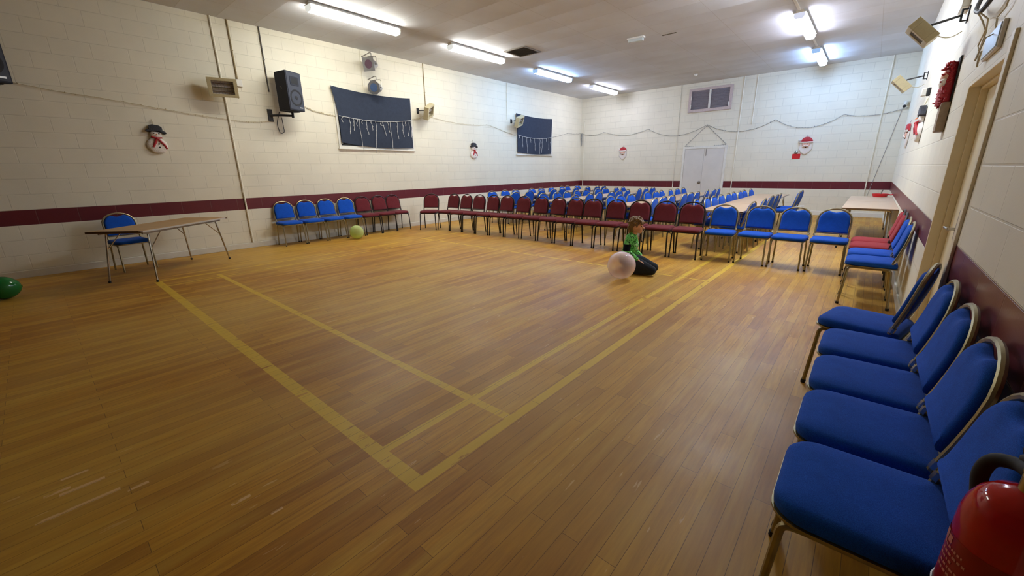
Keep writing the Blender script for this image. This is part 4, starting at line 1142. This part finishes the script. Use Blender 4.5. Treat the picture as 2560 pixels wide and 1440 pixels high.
# hair: tousled locks over the skull
h = MB(); random.seed(3)
h.ball(HC+Vector((-.022, 0, .036)), (.098, .087, .090), 18, 12)
h.ball(HC+Vector((-.060, 0, -.02)), (.058, .070, .070), 16, 10)
for k in range(70):
    a = random.uniform(0, 2*PI); e = random.uniform(.15, 1.35)
    d = Vector((math.cos(a)*math.cos(e), math.sin(a)*math.cos(e), math.sin(e)))
    if d.x > .62 and d.z < .45: continue
    p = HC+Vector((-.020, 0, .036))+Vector((d.x*.092, d.y*.082, d.z*.086))
    sw = Vector((random.uniform(.0, .035), random.uniform(-.02, .02), random.uniform(-.012, .016)))
    chain(h, [p, p+d*.012+sw*.6, p+d*.010+sw+Vector((0, 0, -.006))], [.015, .012, .005])
for k in range(9):      # fringe swept forward
    yy = -.06+.015*k
    chain(h, [HC+Vector((.055, yy, .085)), HC+Vector((.092-.25*abs(yy), yy*1.05, .062)), HC+Vector((.104-.35*abs(yy)+random.uniform(-.006, .008), yy+random.uniform(-.012, .012), .036+random.uniform(-.008, .006)))], [.020, .015, .006])
for k in range(9):      # nape
    yy = -.05+.0125*k; chain(h, [HC+Vector((-.095, yy, -.01)), HC+Vector((-.092, yy, -.06)), HC+Vector((-.086+random.uniform(-.01, .01), yy, -.098))], [.022, .017, .006])
for s_ in (-1, 1): chain(h, [HC+Vector((.018, s_*.076, .045)), HC+Vector((.026, s_*.079, .012)), HC+Vector((.024, s_*.077, -.012))], [.018, .012, .006])
hair = fused(h, 'hair', M['hair'], person, .0055, 1)
for s_ in (-1, 1):
    MB().ball(HC+Vector((.0765, s_*.030, .002)), (.009, .012, .008), 10, 8).build('eye', M['eye'], person)
    MB().tube([HC+Vector((.090, s_*.014, .024)), HC+Vector((.088, s_*.032, .029)), HC+Vector((.074, s_*.050, .023))], [.003, .004, .002], 6).build('eyebrow', M['hair'], person)
MB().tube([HC+Vector((.084, -.018, -.060)), HC+Vector((.0925, 0, -.0605)), HC+Vector((.084, .018, -.060))], [.002, .0035, .002], 6).build('lips', M['lip'], person)

# ------------------------------------------------------------------ camera, world, view
yaw, pitch, roll, F_, H_ = -0.71373, -0.28275, -0.016, 1009.825, 1.4742
fwd = Vector((math.sin(yaw)*math.cos(pitch), math.cos(yaw)*math.cos(pitch), math.sin(pitch)))
r0 = Vector((math.cos(yaw), -math.sin(yaw), 0)); u0 = r0.cross(fwd)
rt = r0*math.cos(roll)+u0*math.sin(roll); up = -r0*math.sin(roll)+u0*math.cos(roll)
cam = bpy.data.cameras.new('camera'); cam.sensor_width = 36; cam.lens = F_/2560*36; cam.clip_start = .02
co = bpy.data.objects.new('camera', cam); C.objects.link(co)
co.matrix_world = Matrix(((rt.x, up.x, -fwd.x, 0), (rt.y, up.y, -fwd.y, 0), (rt.z, up.z, -fwd.z, H_), (0, 0, 0, 1)))
sc = bpy.context.scene; sc.camera = co
w = bpy.data.worlds.new('world'); w.use_nodes = True; sc.world = w
w.node_tree.nodes['Background'].inputs[0].default_value = (.02, .022, .03, 1)
w.node_tree.nodes['Background'].inputs[1].default_value = 1
sc.view_settings.view_transform = 'Standard'; sc.view_settings.look = 'None'
sc.view_settings.exposure = 0.0; sc.view_settings.gamma = 1.0; sc.view_settings.use_curve_mapping = False
sc.cycles.use_denoising = True
sc.cycles.max_bounces = 10; sc.cycles.diffuse_bounces = 6; sc.cycles.caustics_reflective = False; sc.cycles.caustics_refractive = False
sc.cycles.sample_clamp_indirect = 8
